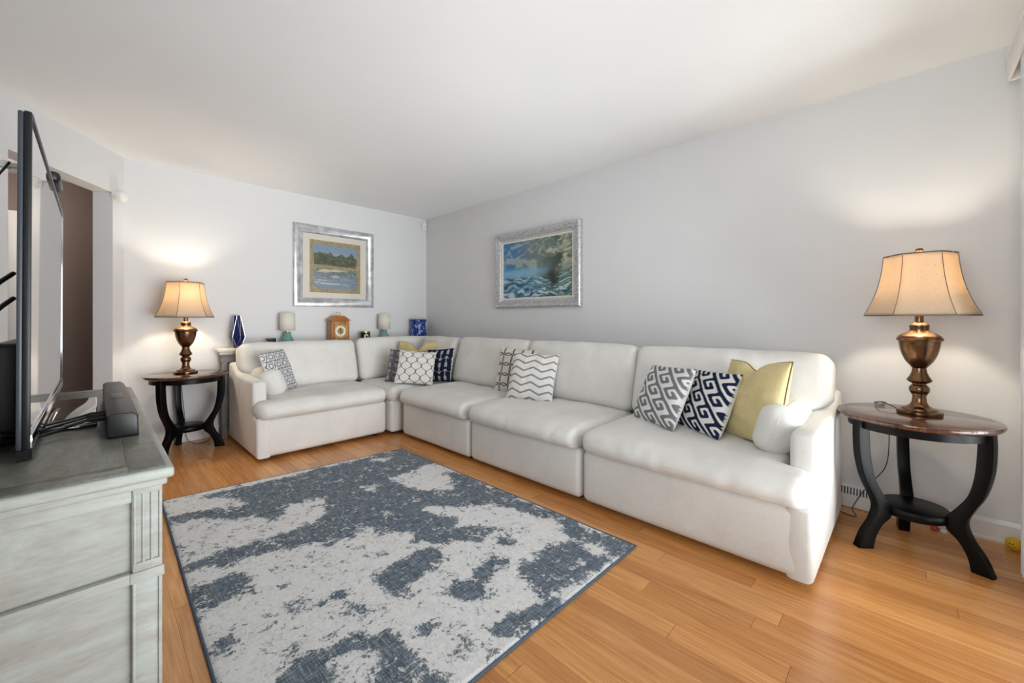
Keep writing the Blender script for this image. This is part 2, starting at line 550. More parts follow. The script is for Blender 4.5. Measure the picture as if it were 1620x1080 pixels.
cl = struct(prism('ceiling', [(LX - 0.1, NY - 0.12), (WX + 0.13, NY - 0.12), (WX + 0.13, 6.1), (-1.8, 6.1), (-1.8, 3.0), (LX - 0.1, 3.0)], CEIL, CEIL + 0.1, 'ceiling'), 'smooth white ceiling', 'ceiling')

# hall beyond the doorway
jin = D0 + DD * 0.13 + DN * TH
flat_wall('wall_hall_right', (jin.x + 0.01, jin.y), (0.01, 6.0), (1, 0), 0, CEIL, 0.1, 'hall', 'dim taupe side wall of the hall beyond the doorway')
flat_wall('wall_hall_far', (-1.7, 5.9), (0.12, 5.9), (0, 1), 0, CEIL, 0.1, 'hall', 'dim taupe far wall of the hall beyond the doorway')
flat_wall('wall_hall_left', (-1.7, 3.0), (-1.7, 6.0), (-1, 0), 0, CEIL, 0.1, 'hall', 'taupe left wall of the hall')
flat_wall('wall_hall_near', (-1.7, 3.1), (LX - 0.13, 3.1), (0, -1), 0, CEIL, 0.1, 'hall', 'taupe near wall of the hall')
struct(prism('floor_hall', [(-1.7, 3.1), (LX - 0.1, 3.1), (LX - 0.12, 3.5), (0.15, 4.75), (0.1, 5.9), (-1.7, 5.9)], -0.06, -0.004, 'floor'), 'wooden floor of the hall beyond the doorway', 'floor')
hd = struct(empty('door_2', (-0.95, 5.88, 0)), 'wooden door with white casing seen in the hall', 'door')
box('door_leaf', (-0.40, -0.03, 0.01), (0.40, 0.01, 2.02), 'door', hd)
box('casing', (-0.47, -0.04, 0), (-0.40, 0.02, 2.09), 'white', hd)
box('casing', (0.40, -0.04, 0), (0.46, 0.02, 2.09), 'white', hd)
box('casing', (-0.40, -0.04, 2.02), (0.40, 0.02, 2.09), 'white', hd)
bc = empty('black_cabinet', (-0.86, 5.55, 0))
tag(bc, 'tall black cabinet glimpsed in the hall behind the television', 'cabinet')
box('body', (-0.3, -0.2, 0.05), (0.28, 0.22, 1.55), 'black', bc, 0.008)
box('plinth', (-0.28, -0.17, 0), (0.26, 0.2, 0.05), 'black', bc)
box('cabinet_door', (-0.28, -0.215, 0.1), (0.26, -0.2, 1.5), 'black', bc)

hl = tag(empty('hall_ceiling_light', (-0.55, 5.0, 2.44)), 'small round ceiling light in the hall beyond the doorway', 'light')
lathe('mount', [(0, 0), (0.09, 0), (0.09, -0.02), (0, -0.02)], 'white', hl, 32)
lathe('glass_dome', [(0.085, -0.02), (0.09, -0.04), (0.07, -0.075), (0.03, -0.095), (0, -0.098)], 'offwhite', hl, 32)
hb = bpy.data.lights.new('bulb', 'POINT'); hb.energy = 9.0; hb.color = (1.0, 0.9, 0.8); hb.shadow_soft_size = 0.06
hbo = bpy.data.objects.new('bulb', hb); COL.objects.link(hbo); hbo.parent = hl; hbo.location = (0, 0, -0.2)

# floor: sub floor plus strip planks running along the long wall
fl = struct(prism('floor', [(LX, NY - 0.12), (WX, NY - 0.12), (WX, WY), (0.17, WY), tuple(DEND)], -0.08, -0.012, 'subfloor'), 'honey coloured oak strip floor', 'floor')
pb = bmesh.new()
PW = 0.0835
bm_box(pb, (0.0004, 0.0005, -0.012), (PW - 0.0004, 0.9995, 0.0), 0)
pm = bpy.data.meshes.new('plank'); pb.to_mesh(pm); pb.free()
pm.materials.append(M['floor'])
row = 0
x = WX - PW
while x > LX - PW:
    def ymax(xx):
        return WY if xx >= 0.17 else WY - (0.17 - xx) * 0.841 / 0.541
    top = ymax(x)
    y = NY - rng.uniform(0.0, 0.9)
    while y < top - 0.01:
        ln = rng.uniform(0.75, 1.9)
        y0, y1 = max(y, NY - 0.1), min(y + ln, top)
        if y1 - y0 > 0.02 and x > LX - PW * 0.6:
            o = link('plank', pm, None, fl)
            o.location = (x, y0, 0); o.scale = (1, y1 - y0, 1)
        y += ln
    x -= PW; row += 1

# baseboards
def baseboard(name, p0, p1, nrm, label):
    p0, p1, n = Vector(p0), Vector(p1), Vector(nrm)
    d = (p1 - p0)
    L = d.length; d.normalize()
    prof = [(0, 0), (0.022, 0), (0.022, 0.012), (0.015, 0.018), (0.015, 0.088), (0.008, 0.102), (0, 0.104)]
    vs_, n_ = [], len(prof)
    for s in (0, L):
        for a, z in prof:
            q = p0 + d * s + n * a
            vs_.append((q.x, q.y, z))
    fs = [(i, (i + 1) % n_, n_ + (i + 1) % n_, n_ + i) for i in range(n_)] + [tuple(range(n_)), tuple(range(n_, 2 * n_))]
    bm = bmesh.new()
    bv = [bm.verts.new(v) for v in vs_]
    for f in fs: bm.faces.new([bv[i] for i in f])
    struct(bmobj(name, bm, 'white'), label, 'baseboard')
baseboard('baseboard_back', (0.17, WY), (WX, WY), (0, -1), 'white baseboard along the wall behind the short sofa run')
baseboard('baseboard_right', (WX, 0.13), (WX, NY), (-1, 0), 'white baseboard behind the right end table')
baseboard('baseboard_diagonal', tuple(D0), tuple(D0 + DD * 0.13), tuple(-DN), 'short white baseboard beside the doorway')

# baseboard heater along the right wall
ht = tag(empty('baseboard_heater', (WX, 0.14, 0)), 'white baseboard heater with slotted grille between the sofa end and wall', 'heater')
prism('cover', [(0, 0.004), (-0.05, 0.004), (-0.05, 0.075), (-0.036, 0.118), (-0.012, 0.122), (0, 0.122)], 0, 4.4, 'white', ht, axis='y', bev=0)
box('end_cap', (-0.054, -0.004, 0.002), (0, 0.004, 0.126), 'white', ht, 0.002)
bm = bmesh.new()
for i in range(60):
    y0 = 0.022 + i * 0.014
    a = Vector((-0.0508, y0, 0.079)); b = Vector((-0.0375, y0, 0.1155))
    for k in range(1):
        vsq = [bm.verts.new(v) for v in ((a.x - 0.0008, y0, a.z), (a.x - 0.0008, y0 + 0.007, a.z), (b.x - 0.0008, y0 + 0.007, b.z), (b.x - 0.0008, y0, b.z),
                                        (a.x + 0.004, y0, a.z), (a.x + 0.004, y0 + 0.007, a.z), (b.x + 0.004, y0 + 0.007, b.z), (b.x + 0.004, y0, b.z))]
        for f in ((0, 1, 2, 3), (4, 5, 6, 7), (0, 1, 5, 4), (2, 3, 7, 6), (1, 2, 6, 5), (0, 3, 7, 4)):
            bm.faces.new([vsq[q] for q in f])
bmobj('grille_slots', bm, 'black', ht)

# valance and vertical blind at the patio door
vb = tag(empty('vertical_blind', (2.73, -0.376, 0)), 'white vertical blind drawn aside at the right edge of the photo', 'blind')
for i in range(9):
    xx = -0.012 - i * 0.03
    vane = box('vane', (xx - 0.0015, -0.045, 0.03), (xx + 0.0015, 0.045, 2.2), 'blind', vb, bev=0)
box('head_rail', (-2.5, -0.02, 2.2), (0.2, 0.02, 2.24), 'white', vb)
va = tag(empty('valance', (2.99, -0.385, 2.21)), 'white box valance below the ceiling at the upper right', 'valance')
box('front_board', (-2.85, 0.05, 0.0), (0.0, 0.062, 0.115), 'white', va)
box('return_board', (-0.012, -0.062, 0.0), (0.0, 0.05, 0.115), 'white', va)
box('top_board', (-2.85, -0.062, 0.115), (0.004, 0.066, 0.127), 'white', va)

# ------------------------------------------------------------------ sectional sofa
def seat_cushion(parent, x0, x1, y0, y1, arm=None, aw=0.12, seed=0, mat='linen', z0=0.328, z1=0.455, bt=0.022, ear=0.13, notch=None):
    hx, hy, hz = (x1 - x0) / 2, (y1 - y0) / 2, (z1 - z0) / 2
    cx, cy, cz = (x0 + x1) / 2, (y0 + y1) / 2, (z0 + z1) / 2
    def f(p, u):
        x, y, z = p
        tx = (1 - abs(u[0]) ** 4); ty = (1 - abs(u[1]) ** 4); tz = (1 - u[2] ** 2)
        nz = mnoise.noise(Vector((x * 4 + seed, y * 4, z * 3))) * 0.012 + mnoise.noise(Vector((x * 13 + seed, y * 9, z * 9))) * 0.004
        front = sstep(0.2, -1.0, u[1])
        zz = z
        if u[2] > 0:
            zz += u[2] * (bt * tx * ty + nz * tx - 0.010 * math.exp(-((u[0]) / 0.5) ** 2 - ((u[1] - 0.1) / 0.6) ** 2))
        else:
            zz += -0.012 * front * abs(u[2]) * ty * 0.5
        zz -= front * 0.006
        # wrinkled, full front edge
        yy = y + (-0.028 * tz * tx if u[1] < 0 else 0.0) * abs(u[1])
        if u[1] < -0.5:
            yy += mnoise.noise(Vector((x * 22 + seed, z * 6, 3.1))) * 0.008 * tx
        xx = x + np.sign(u[0]) * abs(u[0]) * 0.008 * tz * ty
        # rounded plan corners at the front
        cr = sstep(-0.72, -1.0, u[1])
        xx *= 1 - 0.035 * cr * abs(u[0]) ** 6
        zz = cz + zz if False else zz
        if arm and y > y0 - cy + ear:
            k = sstep(y0 - cy + ear, y0 - cy + ear + 0.03, y)
            s = 1 if arm == 'R' else -1
            if xx * s > hx - aw - 0.06:
                t = (xx * s - (hx - aw - 0.06)) / (aw + 0.06)
                lim = hx - aw - 0.06 + t * 0.06
                xx = s * ((1 - k) * xx * s + k * lim)
        return (cx + xx, cy + yy, cz + zz)
    nx = max(14, int((x1 - x0) / 0.03))
    v, fc = cushion_mesh(hx, hy, hz, 0.058, nx, 26, 3, f)
    o = mk('seat_cushion', v, fc, mat, parent, True)
    # stitched seam along the front face
    pts = []
    for xx in np.linspace(-(hx - 0.03), hx - 0.03, 40):
        p = np.array([xx, -hy, -0.018])
        q = f(p, p / np.array([hx, hy, hz]))
        pts.append((q[0], q[1] + 0.0004, q[2]))
    tube('seam', pts, 0.0016, mat, o, 6)
    return o

def back_cushion(parent, w, tmat, seed=0, h=0.47, th=0.25, arm=None, name='back_cushion', puff=0.03):
    hx, hy, hz = w / 2, th / 2, h / 2
    def f(p, u):
        x, y, z = p
        tx = (1 - abs(u[0]) ** 4); tz = (1 - abs(u[2]) ** 4); ty = (1 - u[1] ** 2)
        nn = mnoise.noise(Vector((x * 4 + seed, y * 3, z * 5))) * 0.010 + mnoise.noise(Vector((x * 14 + seed, y * 8, z * 6))) * 0.004
        yy = y + (-(puff * tx * tz + nn) if u[1] < 0 else 0.3 * puff * tx * tz) * abs(u[1])
        zz = z + (0.014 * tx * ty + nn * 0.8 * tx) * max(0, u[2])
        xx = x + np.sign(u[0]) * abs(u[0]) * 0.006 * ty * tz
        if u[2] > 0.3 and abs(u[1]) > 0.2:      # gathers below the top edge
            yy += mnoise.noise(Vector((x * 26 + seed, 0.3, z * 5))) * 0.004 * sstep(0.3, 0.8, u[2]) * -np.sign(u[1]) * -1
        # thinner towards the top
        yy *= 1 - 0.16 * sstep(-0.4, 1.0, u[2])
        if arm:
            s = 1 if arm == 'R' else -1
            if xx * s > 0 and z < 0:
                xx -= s * 0.085 * sstep(0.0, -0.10, z) * (xx * s / hx) ** 6
        q = tmat @ Vector((xx, yy, zz))
        return tuple(q)
    v, fc = cushion_mesh(hx, hy, hz, 0.055, max(14, int(w / 0.03)), 4, 16, f)
    return mk(name, v, fc, 'linen', parent, True)

def slab(parent, name, x0, x1, y0, y1, z0, z1, r=0.028, bulge=0.008, seed=0, side=0.004):
    hx, hy, hz = (x1 - x0) / 2, (y1 - y0) / 2, (z1 - z0) / 2
    cx, cy, cz = (x0 + x1) / 2, (y0 + y1) / 2, (z0 + z1) / 2
    def f(p, u):
        x, y, z = p
        tx = 1 - abs(u[0]) ** 4; ty = 1 - abs(u[1]) ** 4; tz = 1 - abs(u[2]) ** 4
        nn = mnoise.noise(Vector((x * 3 + seed, y * 3, z * 4))) * 0.003
        return (cx + x + np.sign(u[0]) * abs(u[0]) ** 3 * side * ty * tz, cy + y + np.sign(u[1]) * abs(u[1]) ** 3 * (bulge * tx * tz + nn), cz + z)
    v, fc = cushion_mesh(hx, hy, hz, min(r, hx * 0.9, hy * 0.9, hz * 0.9), 16, 12, 8, f)
    return mk(name, v, fc, 'linen', parent, True)

DP = 0.92
def feet(parent, W, D):
    for fx in (0.08, W - 0.08):
        for fy in (0.10, D - 0.08):
            lathe('foot', [(0, 0), (0.022, 0), (0.026, 0.034), (0, 0.034)], 'black', parent, 16, (fx, fy, 0))

def arm_part(parent, W, side, D):
    x0, x1 = (W - 0.105, W) if side == 'R' else (0.0, 0.105)
    poly = [(0.0, 0.03), (-0.004, 0.18), (0.0, 0.315), (0.02, 0.335), (0.11, 0.34), (0.115, 0.36), (0.115, 0.575), (0.123, 0.597), (0.145, 0.608),
            (0.55, 0.615), (0.66, 0.63), (0.74, 0.665), (0.79, 0.70), (D - 0.02, 0.705), (D, 0.69), (D, 0.03)]
    prism('arm', poly, x0, x1, 'linen', parent, axis='x', bev=0.026)

def sofa_unit(loc, rz, W, label, arm=None, seed=0, drop=0.0):
    u = empty('sofa_section', loc, rz)
    tag(u, label, 'sofa', 'sections of the oatmeal linen sectional sofa')
    bx0 = 0.10 if arm == 'L' else 0.004
    bx1 = W - 0.10 if arm == 'R' else W - 0.004
    slab(u, 'base', bx0 - (0.06 if arm == 'L' else 0), bx1 + (0.06 if arm == 'R' else 0), 0.0, DP - 0.03, 0.03, 0.326, seed=seed, bulge=0.006, r=0.036)
    slab(u, 'back_frame', bx0, bx1, DP - 0.13, DP, 0.03, 0.705, seed=seed)
    if arm:
        arm_part(u, W, arm, DP)
    seat_cushion(u, 0.004, W - 0.004, -0.045, 0.70, arm, seed=seed * 1.7, ear=0.15)
    cx0 = 0.035 if arm == 'L' else 0.003
    cx1 = W - 0.02 if arm == 'R' else W - 0.003
    tm = Matrix.Translation(((cx0 + cx1) / 2, 0.722, 0.668 - drop / 2)) @ Matrix.Rotation(R(-13), 4, 'X')
    back_cushion(u, cx1 - cx0, tm, seed, arm=arm, h=0.47 - drop, th=0.23)
    feet(u, W, DP)
    return u

sofa_unit((0.855, 3.545, 0), 0, 1.08, 'left end sofa section with an arm beside the left end table', 'L', 1.0, 0.03)
sofa_unit((2.005, 3.40, 0), R(-90), 0.98, 'armless sofa section next to the corner, nearest the corner pillows', None, 2.0)
sofa_unit((2.005, 2.415, 0), R(-90), 1.02, 'armless middle sofa section under the seascape with the chevron pillow', None, 3.0)
sofa_unit((2.005, 1.39, 0), R(-90), 1.115, 'right end sofa section with an arm beside the right end table', 'R', 4.0)
# corner section
cu = empty('sofa_section', (1.945, 3.49, 0), 0)
tag(cu, 'corner sofa section where the two runs meet', 'sofa', 'sections of the oatmeal linen sectional sofa')
slab(cu, 'base', 0.0, 0.985, 0.0, 0.965, 0.03, 0.33, seed=6)
slab(cu, 'back_frame', 0.004, 0.975, 0.855, 0.975, 0.03, 0.705, seed=6)
slab(cu, 'back_frame', 0.86, 0.98, 0.004, 0.86, 0.03, 0.705, seed=7)
seat_cushion(cu, -0.01, 0.70, -0.02, 0.70, None, seed=9.3, bt=0.016)
back_cushion(cu, 0.965, Matrix.Translation((0.50, 0.775, 0.660)) @ Matrix.Rotation(R(-13), 4, 'X'), 12.0, h=0.45, th=0.23)
back_cushion(cu, 0.62, Matrix.Translation((0.79, 0.27, 0.662)) @ Matrix.Rotation(R(-90), 4, 'Z') @ Matrix.Rotation(R(-13), 4, 'X'), 13.0, h=0.46, th=0.23)
feet(cu, 0.98, 0.96)

# loose arm bolsters
def bolster(loc, rz, tilt, label, seed):
    hx, hy, hz = 0.074, 0.22, 0.120
    def f(p, u):
        x, y, z = p
        k = (1 - u[1] ** 4); kz = 1 - u[2] ** 2
        nn = mnoise.noise(Vector((x * 12 + seed, y * 9, z * 9))) * 0.006
        return (x + np.sign(u[0]) * abs(u[0]) * (0.022 * k * kz + nn), y + np.sign(u[1]) * abs(u[1]) * (0.018 * kz * (1 - u[0] ** 2) + nn), z + nn)
    v, fc = cushion_mesh(hx, hy, hz, 0.058, 4, 16, 8, f)
    o = mk('arm_bolster', v, fc, 'linen', None, True)
    o.matrix_world = Matrix.Translation(loc) @ Matrix.Rotation(rz, 4, 'Z') @ Matrix.Rotation(tilt, 4, 'Y')
    pts = []
    for i in range(40):
        a = 2 * math.pi * i / 40
        c, s = math.cos(a), math.sin(a)
        pts.append((0.001, np.sign(c) * abs(c) ** 0.55 * (hy + 0.017), np.sign(s) * abs(s) ** 0.55 * (hz + 0.003)))
    tube('seam', pts, 0.0022, 'linen', o, 6, True)
    return tag(o, label, 'cushion', 'oatmeal arm bolsters')
bolster((2.45, 0.462, 0.565), R(90), R(-20), 'oatmeal bolster cushion leaning on the right arm of the sofa', 1)
bolster((1.055, 4.02, 0.56), 0, R(-22), 'oatmeal bolster cushion leaning on the left arm of the sofa', 5)

# ------------------------------------------------------------------ throw pillows
def fbm(x, y, oct=4, seed=0):
    """numpy value noise, about 0..1"""
    out = np.zeros_like(x); amp, tot = 1.0, 0.0
    for o in range(oct):
        xi, yi = np.floor(x).astype(int), np.floor(y).astype(int)
        fx, fy = x - xi, y - yi
        fx = fx * fx * (3 - 2 * fx); fy = fy * fy * (3 - 2 * fy)
        def h(a, b):
            n = (a * 374761393 + b * 668265263 + (seed + o) * 1442695041) & 0x7fffffff
            n = ((n ^ (n >> 13)) * 1274126177) & 0x7fffffff
            return ((n ^ (n >> 16)) & 0xffff) / 65535.0
        v = (h(xi, yi) * (1 - fx) + h(xi + 1, yi) * fx) * (1 - fy) + (h(xi, yi + 1) * (1 - fx) + h(xi + 1, yi + 1) * fx) * fy
        out += v * amp; tot += amp; amp *= 0.5; x = x * 2; y = y * 2
    return out / tot

def sm(a, b, x):
    t = np.clip((x - a) / (b - a), 0, 1)
    return t * t * (3 - 2 * t)

def mixc(m, a, b):
    return np.asarray(a)[None, :] * (1 - m[:, None]) + np.asarray(b)[None, :] * m[:, None]

WHT = lin(226, 223, 217)
def pat_chevron(u, v):
    per = 0.155
    tri = np.abs(((u * 2.55 + 0.12) % 1.0) - 0.5) * 2
    d = np.abs(((v + 0.03 + 0.085 * tri) % per) - per / 2)
    return mixc(1 - sm(0.014, 0.021, d), WHT, lin(128, 130, 134))

def pat_lattice(u, v):
    # ogee: two mirrored waves per column
    nx, ny = 3.7, 5.7
    U = u * nx + 0.3; V = v * ny + 0.2
    c = np.cos(math.pi * V)
    c = np.sign(c) * np.abs(c) ** 0.75 * 0.25
    p = (U - c) % 1.0
    q = (U - 0.5 + c) % 1.0
    m = np.minimum(np.minimum(p, 1 - p), np.minimum(q, 1 - q))
    return mixc(1 - sm(0.034, 0.056, m), WHT, lin(84, 84, 86))

def pat_hex(u, v):
    # interlocked rounded hexagons with an inner oval
    n = 4.0
    best = np.full_like(u, 9.0); inner = np.full_like(u, 9.0)
    sx, sy = 1.0 / n, 0.86 / n
    for i in range(-1, 8):
        for j in range(-1, 9):
            cx = (i + 0.5 * (j % 2)) * sx; cy = j * sy
            d = np.maximum(np.abs(v - cy) / (0.40 * sx), (np.abs(u - cx) * 0.92 + np.abs(v - cy) * 0.45) / (0.44 * sx))
            best = np.minimum(best, np.abs(d - 1.0)); inner = np.minimum(inner, np.abs(d - 0.52))
    m = np.maximum(1 - sm(0.08, 0.14, best), 1 - sm(0.09, 0.15, inner))
    return mixc(m, lin(228, 227, 226), lin(118, 116, 122))

def pat_loops(u, v):
    n = 4.4
    m = np.full_like(u, 9.0)
    s = 1.0 / n
    for i in range(-1, 7):
        for j in range(-1, 8):
            cx = (i + 0.15) * s; cy = (j + 0.2) * s
            a = np.abs((u - cx) / (0.56 * s)); b = np.abs((v - cy) / (0.62 * s))
            d = (a ** 2.2 + b ** 2.2) ** (1 / 2.2)
            m = np.minimum(m, np.abs(d - 1.0))
    return mixc(1 - sm(0.055, 0.10, m), lin(222, 217, 207), lin(74, 72, 70))

KEY = ["#####.", "#...#.", "#.#.#.", "#.#.#.", "###.#.", "....#.", "....#."]
def pat_key(col):
    def f(u, v):
        # skewed key: columns along ea, long bars along eb (fractions of the pillow side, y down)
        ea, eb = (0.0470, -0.0150), (0.0335, 0.0315)
        det = ea[0] * eb[1] - eb[0] * ea[1]
        x, y = u - 0.45, 0.42 - v
        a = (x * eb[1] - eb[0] * y) / det + 60
        b = (ea[0] * y - ea[1] * x) / det + 70
        arr = np.array([[ch == '#' for ch in r] for r in KEY], float)
        aa, bb = a - 0.5, b - 0.5
        i0, j0 = np.floor(aa).astype(int), np.floor(bb).astype(int)
        fa, fb = aa - i0, bb - j0
        g = lambda i, j: arr[(j + 4 * (i // 6)) % 7, i % 6]
        val = (g(i0, j0) * (1 - fa) + g(i0 + 1, j0) * fa) * (1 - fb) + (g(i0, j0 + 1) * (1 - fa) + g(i0 + 1, j0 + 1) * fa) * fb
        return mixc(sm(0.34, 0.46, val), lin(226, 226, 222), col)
    return f

def pat_arrow(bg, ink, rot=0.0):
    def f(u, v):
        n = 5.0
        a = u * n + 0.2
        k = np.floor(a).astype(int); x = (a - k) - 0.5
        vv = v * 2.6 + 0.5 * (k % 2)
        y = vv % 1.0
        y = np.where(k % 2 == 0, y, 1 - y)
        m = (np.abs(x) < 0.055) & (y > 0.12) & (y < 0.92)
        head = (y > 0.74) & (y < 0.95) & (np.abs(np.abs(x) - (0.95 - y) * 1.5) < 0.075)
        fl_ = (y > 0.10) & (y < 0.42) & (np.abs(x) < 0.21) & (((y * 9 - np.abs(x) * 2) % 1.0) < 0.85)
        t = (m | head | fl_).astype(float) * (0.65 + 0.35 * fbm(u * 40, v * 40, 2))
        return mixc(t, bg, ink)
    return f

def pillow(label, ctr, ypr, w, h, pat, back=None, thick=0.13, n=116, chop=0.0, mat='print', pipe=None, seed=0, group=None, pinch=0.05):
    t = np.linspace(-1, 1, n)
    # denser towards the rim
    t = np.sign(t) * (1 - (1 - np.abs(t)) ** 1.15)
    U, V = np.meshgrid(t, t, indexing='ij')
    u, v = U.ravel(), V.ravel()
    def shape(u, v, sgn):
        prof = (np.clip(1 - u ** 2, 0, 1) ** 0.5) * (np.clip(1 - v ** 2, 0, 1) ** 0.5)
        d = thick / 2 * prof ** 0.8
        x = w / 2 * u * (1 - pinch * (1 - v ** 2) * np.abs(u) ** 3)
        z = h / 2 * v * (1 - pinch * (1 - u ** 2) * np.abs(v) ** 3)
        wr = (fbm(u * 3 + 9 + seed, v * 3 + 9, 3, seed) - 0.5) * 0.022 * prof
        y = sgn * (d + wr)
        if chop:
            g = np.exp(-(u / 0.30) ** 2) * sm(-0.1, 1.0, v)
            z = z - chop * g
            y = y * (1 - 0.35 * np.exp(-(u / 0.16) ** 2) * sm(0.0, 0.9, v)) + 0.0
            y = y + sgn * 0.016 * np.exp(-((np.abs(u) - 0.38) / 0.2) ** 2) * sm(0.1, 0.8, v) * (1 - np.clip(v, 0, 1) ** 6)
        # slump: sits on its bottom edge
        z = np.where(z < 0, z * (1 - 0.03 * prof), z)
        return np.stack([x, y, z], 1)
    F = shape(u, v, -1.0); B = shape(u, v, 1.0)
    verts = np.concatenate([F, B])
    faces = []
    N = n * n
    idx = np.arange(N).reshape(n, n)
    a, b, c, d = idx[:-1, :-1].ravel(), idx[1:, :-1].ravel(), idx[1:, 1:].ravel(), idx[:-1, 1:].ravel()
    ff = np.stack([a, b, c, d], 1)
    faces = ff.tolist() + (ff[:, ::-1] + N).tolist()
    me = bpy.data.meshes.new('throw_pillow')
    me.from_pydata(verts.tolist(), [], faces)
    me.polygons.foreach_set('use_smooth', [True] * len(me.polygons))
    if pat is not None:
        cf = pat((u + 1) / 2, (v + 1) / 2)
        cb = np.tile(np.asarray(back if back is not None else WHT), (N, 1)) if not callable(back) else back((u + 1) / 2, (v + 1) / 2)
        at = me.color_attributes.new('dye', 'FLOAT_COLOR', 'POINT')
        colr = np.ones((2 * N, 4), np.float32); colr[:N, :3] = cf; colr[N:, :3] = cb
        at.data.foreach_set('color', colr.ravel())
    bm = bmesh.new(); bm.from_mesh(me)
    bmesh.ops.remove_doubles(bm, verts=[q for q in bm.verts if abs(q.co.y) < 1e-4], dist=5e-4)
    bm.to_mesh(me); bm.free()
    o = link('throw_pillow', me, mat)
    yaw, lean, roll = (R(q) for q in ypr)
    o.matrix_world = Matrix.Translation(ctr) @ Matrix.Rotation(yaw, 4, 'Z') @ Matrix.Rotation(-lean, 4, 'X') @ Matrix.Rotation(roll, 4, 'Y')
    if pipe:
        s = np.linspace(-1, 1, 22)[:-1]
        uu = np.concatenate([s, np.ones(21), -s, -np.ones(21)]); vv = np.concatenate([-np.ones(21), s, np.ones(21), -s])
        P = shape(uu, vv, -1.0)
        tube('piping', [tuple(p) for p in P], 0.0036, pipe, o, 6, True)
    tag(o, label, 'pillow', group or 'throw pillows on the sectional sofa')
    return o

pillow('white pillow with grey linked hexagon print by the left bolster', (1.133, 3.985, 0.642), (45.3, 20.0, -1.6), 0.385, 0.378, pat_hex, seed=1, thick=0.10)
pillow('white pillow with dark ogee lattice lines in front in the sofa corner', (2.249, 3.55, 0.616), (-37.5, 30.0, 5.2), 0.377, 0.36, pat_lattice, seed=2, thick=0.11)
pillow('navy pillow with white arrow print in the sofa corner', (2.49, 3.50, 0.622), (-76.8, 16.4, -5.0), 0.36, 0.35, pat_arrow(lin(24, 32, 50), lin(186, 194, 206)), seed=3, thick=0.11)
pillow('dark grey pillow with pale arrow print behind the lattice pillow', (2.225, 3.70, 0.617), (-41.6, 21.8, 5.1), 0.365, 0.344, pat_arrow(lin(92, 90, 92), lin(168, 168, 172)), back=lin(110, 108, 110), seed=4, thick=0.10)
pillow('mustard pillow with a dented top at the back of the sofa corner', (2.46, 3.87, 0.648), (-50.9, 24.0, -0.1), 0.45, 0.445, None, mat='mustard', chop=0.085, pipe='piping', seed=5, thick=0.12)
pillow('cream pillow with dark interlocking loops behind the chevron pillow', (2.575, 2.45, 0.648), (-74.8, 14.5, 2.5), 0.403, 0.398, pat_loops, seed=6, thick=0.11)
pillow('white pillow with grey chevron stripes on the middle section', (2.461, 2.175, 0.636), (-72.8, 22.0, 1.4), 0.402, 0.396, pat_chevron, seed=7, thick=0.12)
pillow('grey pillow with white Greek key print', (2.44, 1.092, 0.632), (-119.4, 27.1, -2.9), 0.393, 0.383, pat_key(lin(122, 122, 126)), back=lin(224, 224, 218), seed=8, n=150)
pillow('navy pillow with white Greek key print', (2.45, 0.833, 0.626), (-124.8, 25.6, -2.9), 0.372, 0.374, pat_key(lin(26, 36, 62)), back=lin(224, 224, 218), seed=9, n=150)
pillow('large mustard pillow with a dented top beside the right bolster', (2.44, 0.60, 0.668), (-127.0, 14.6, -4.1), 0.425, 0.43, None, mat='mustard', chop=0.048, pipe='piping', seed=10, thick=0.15)

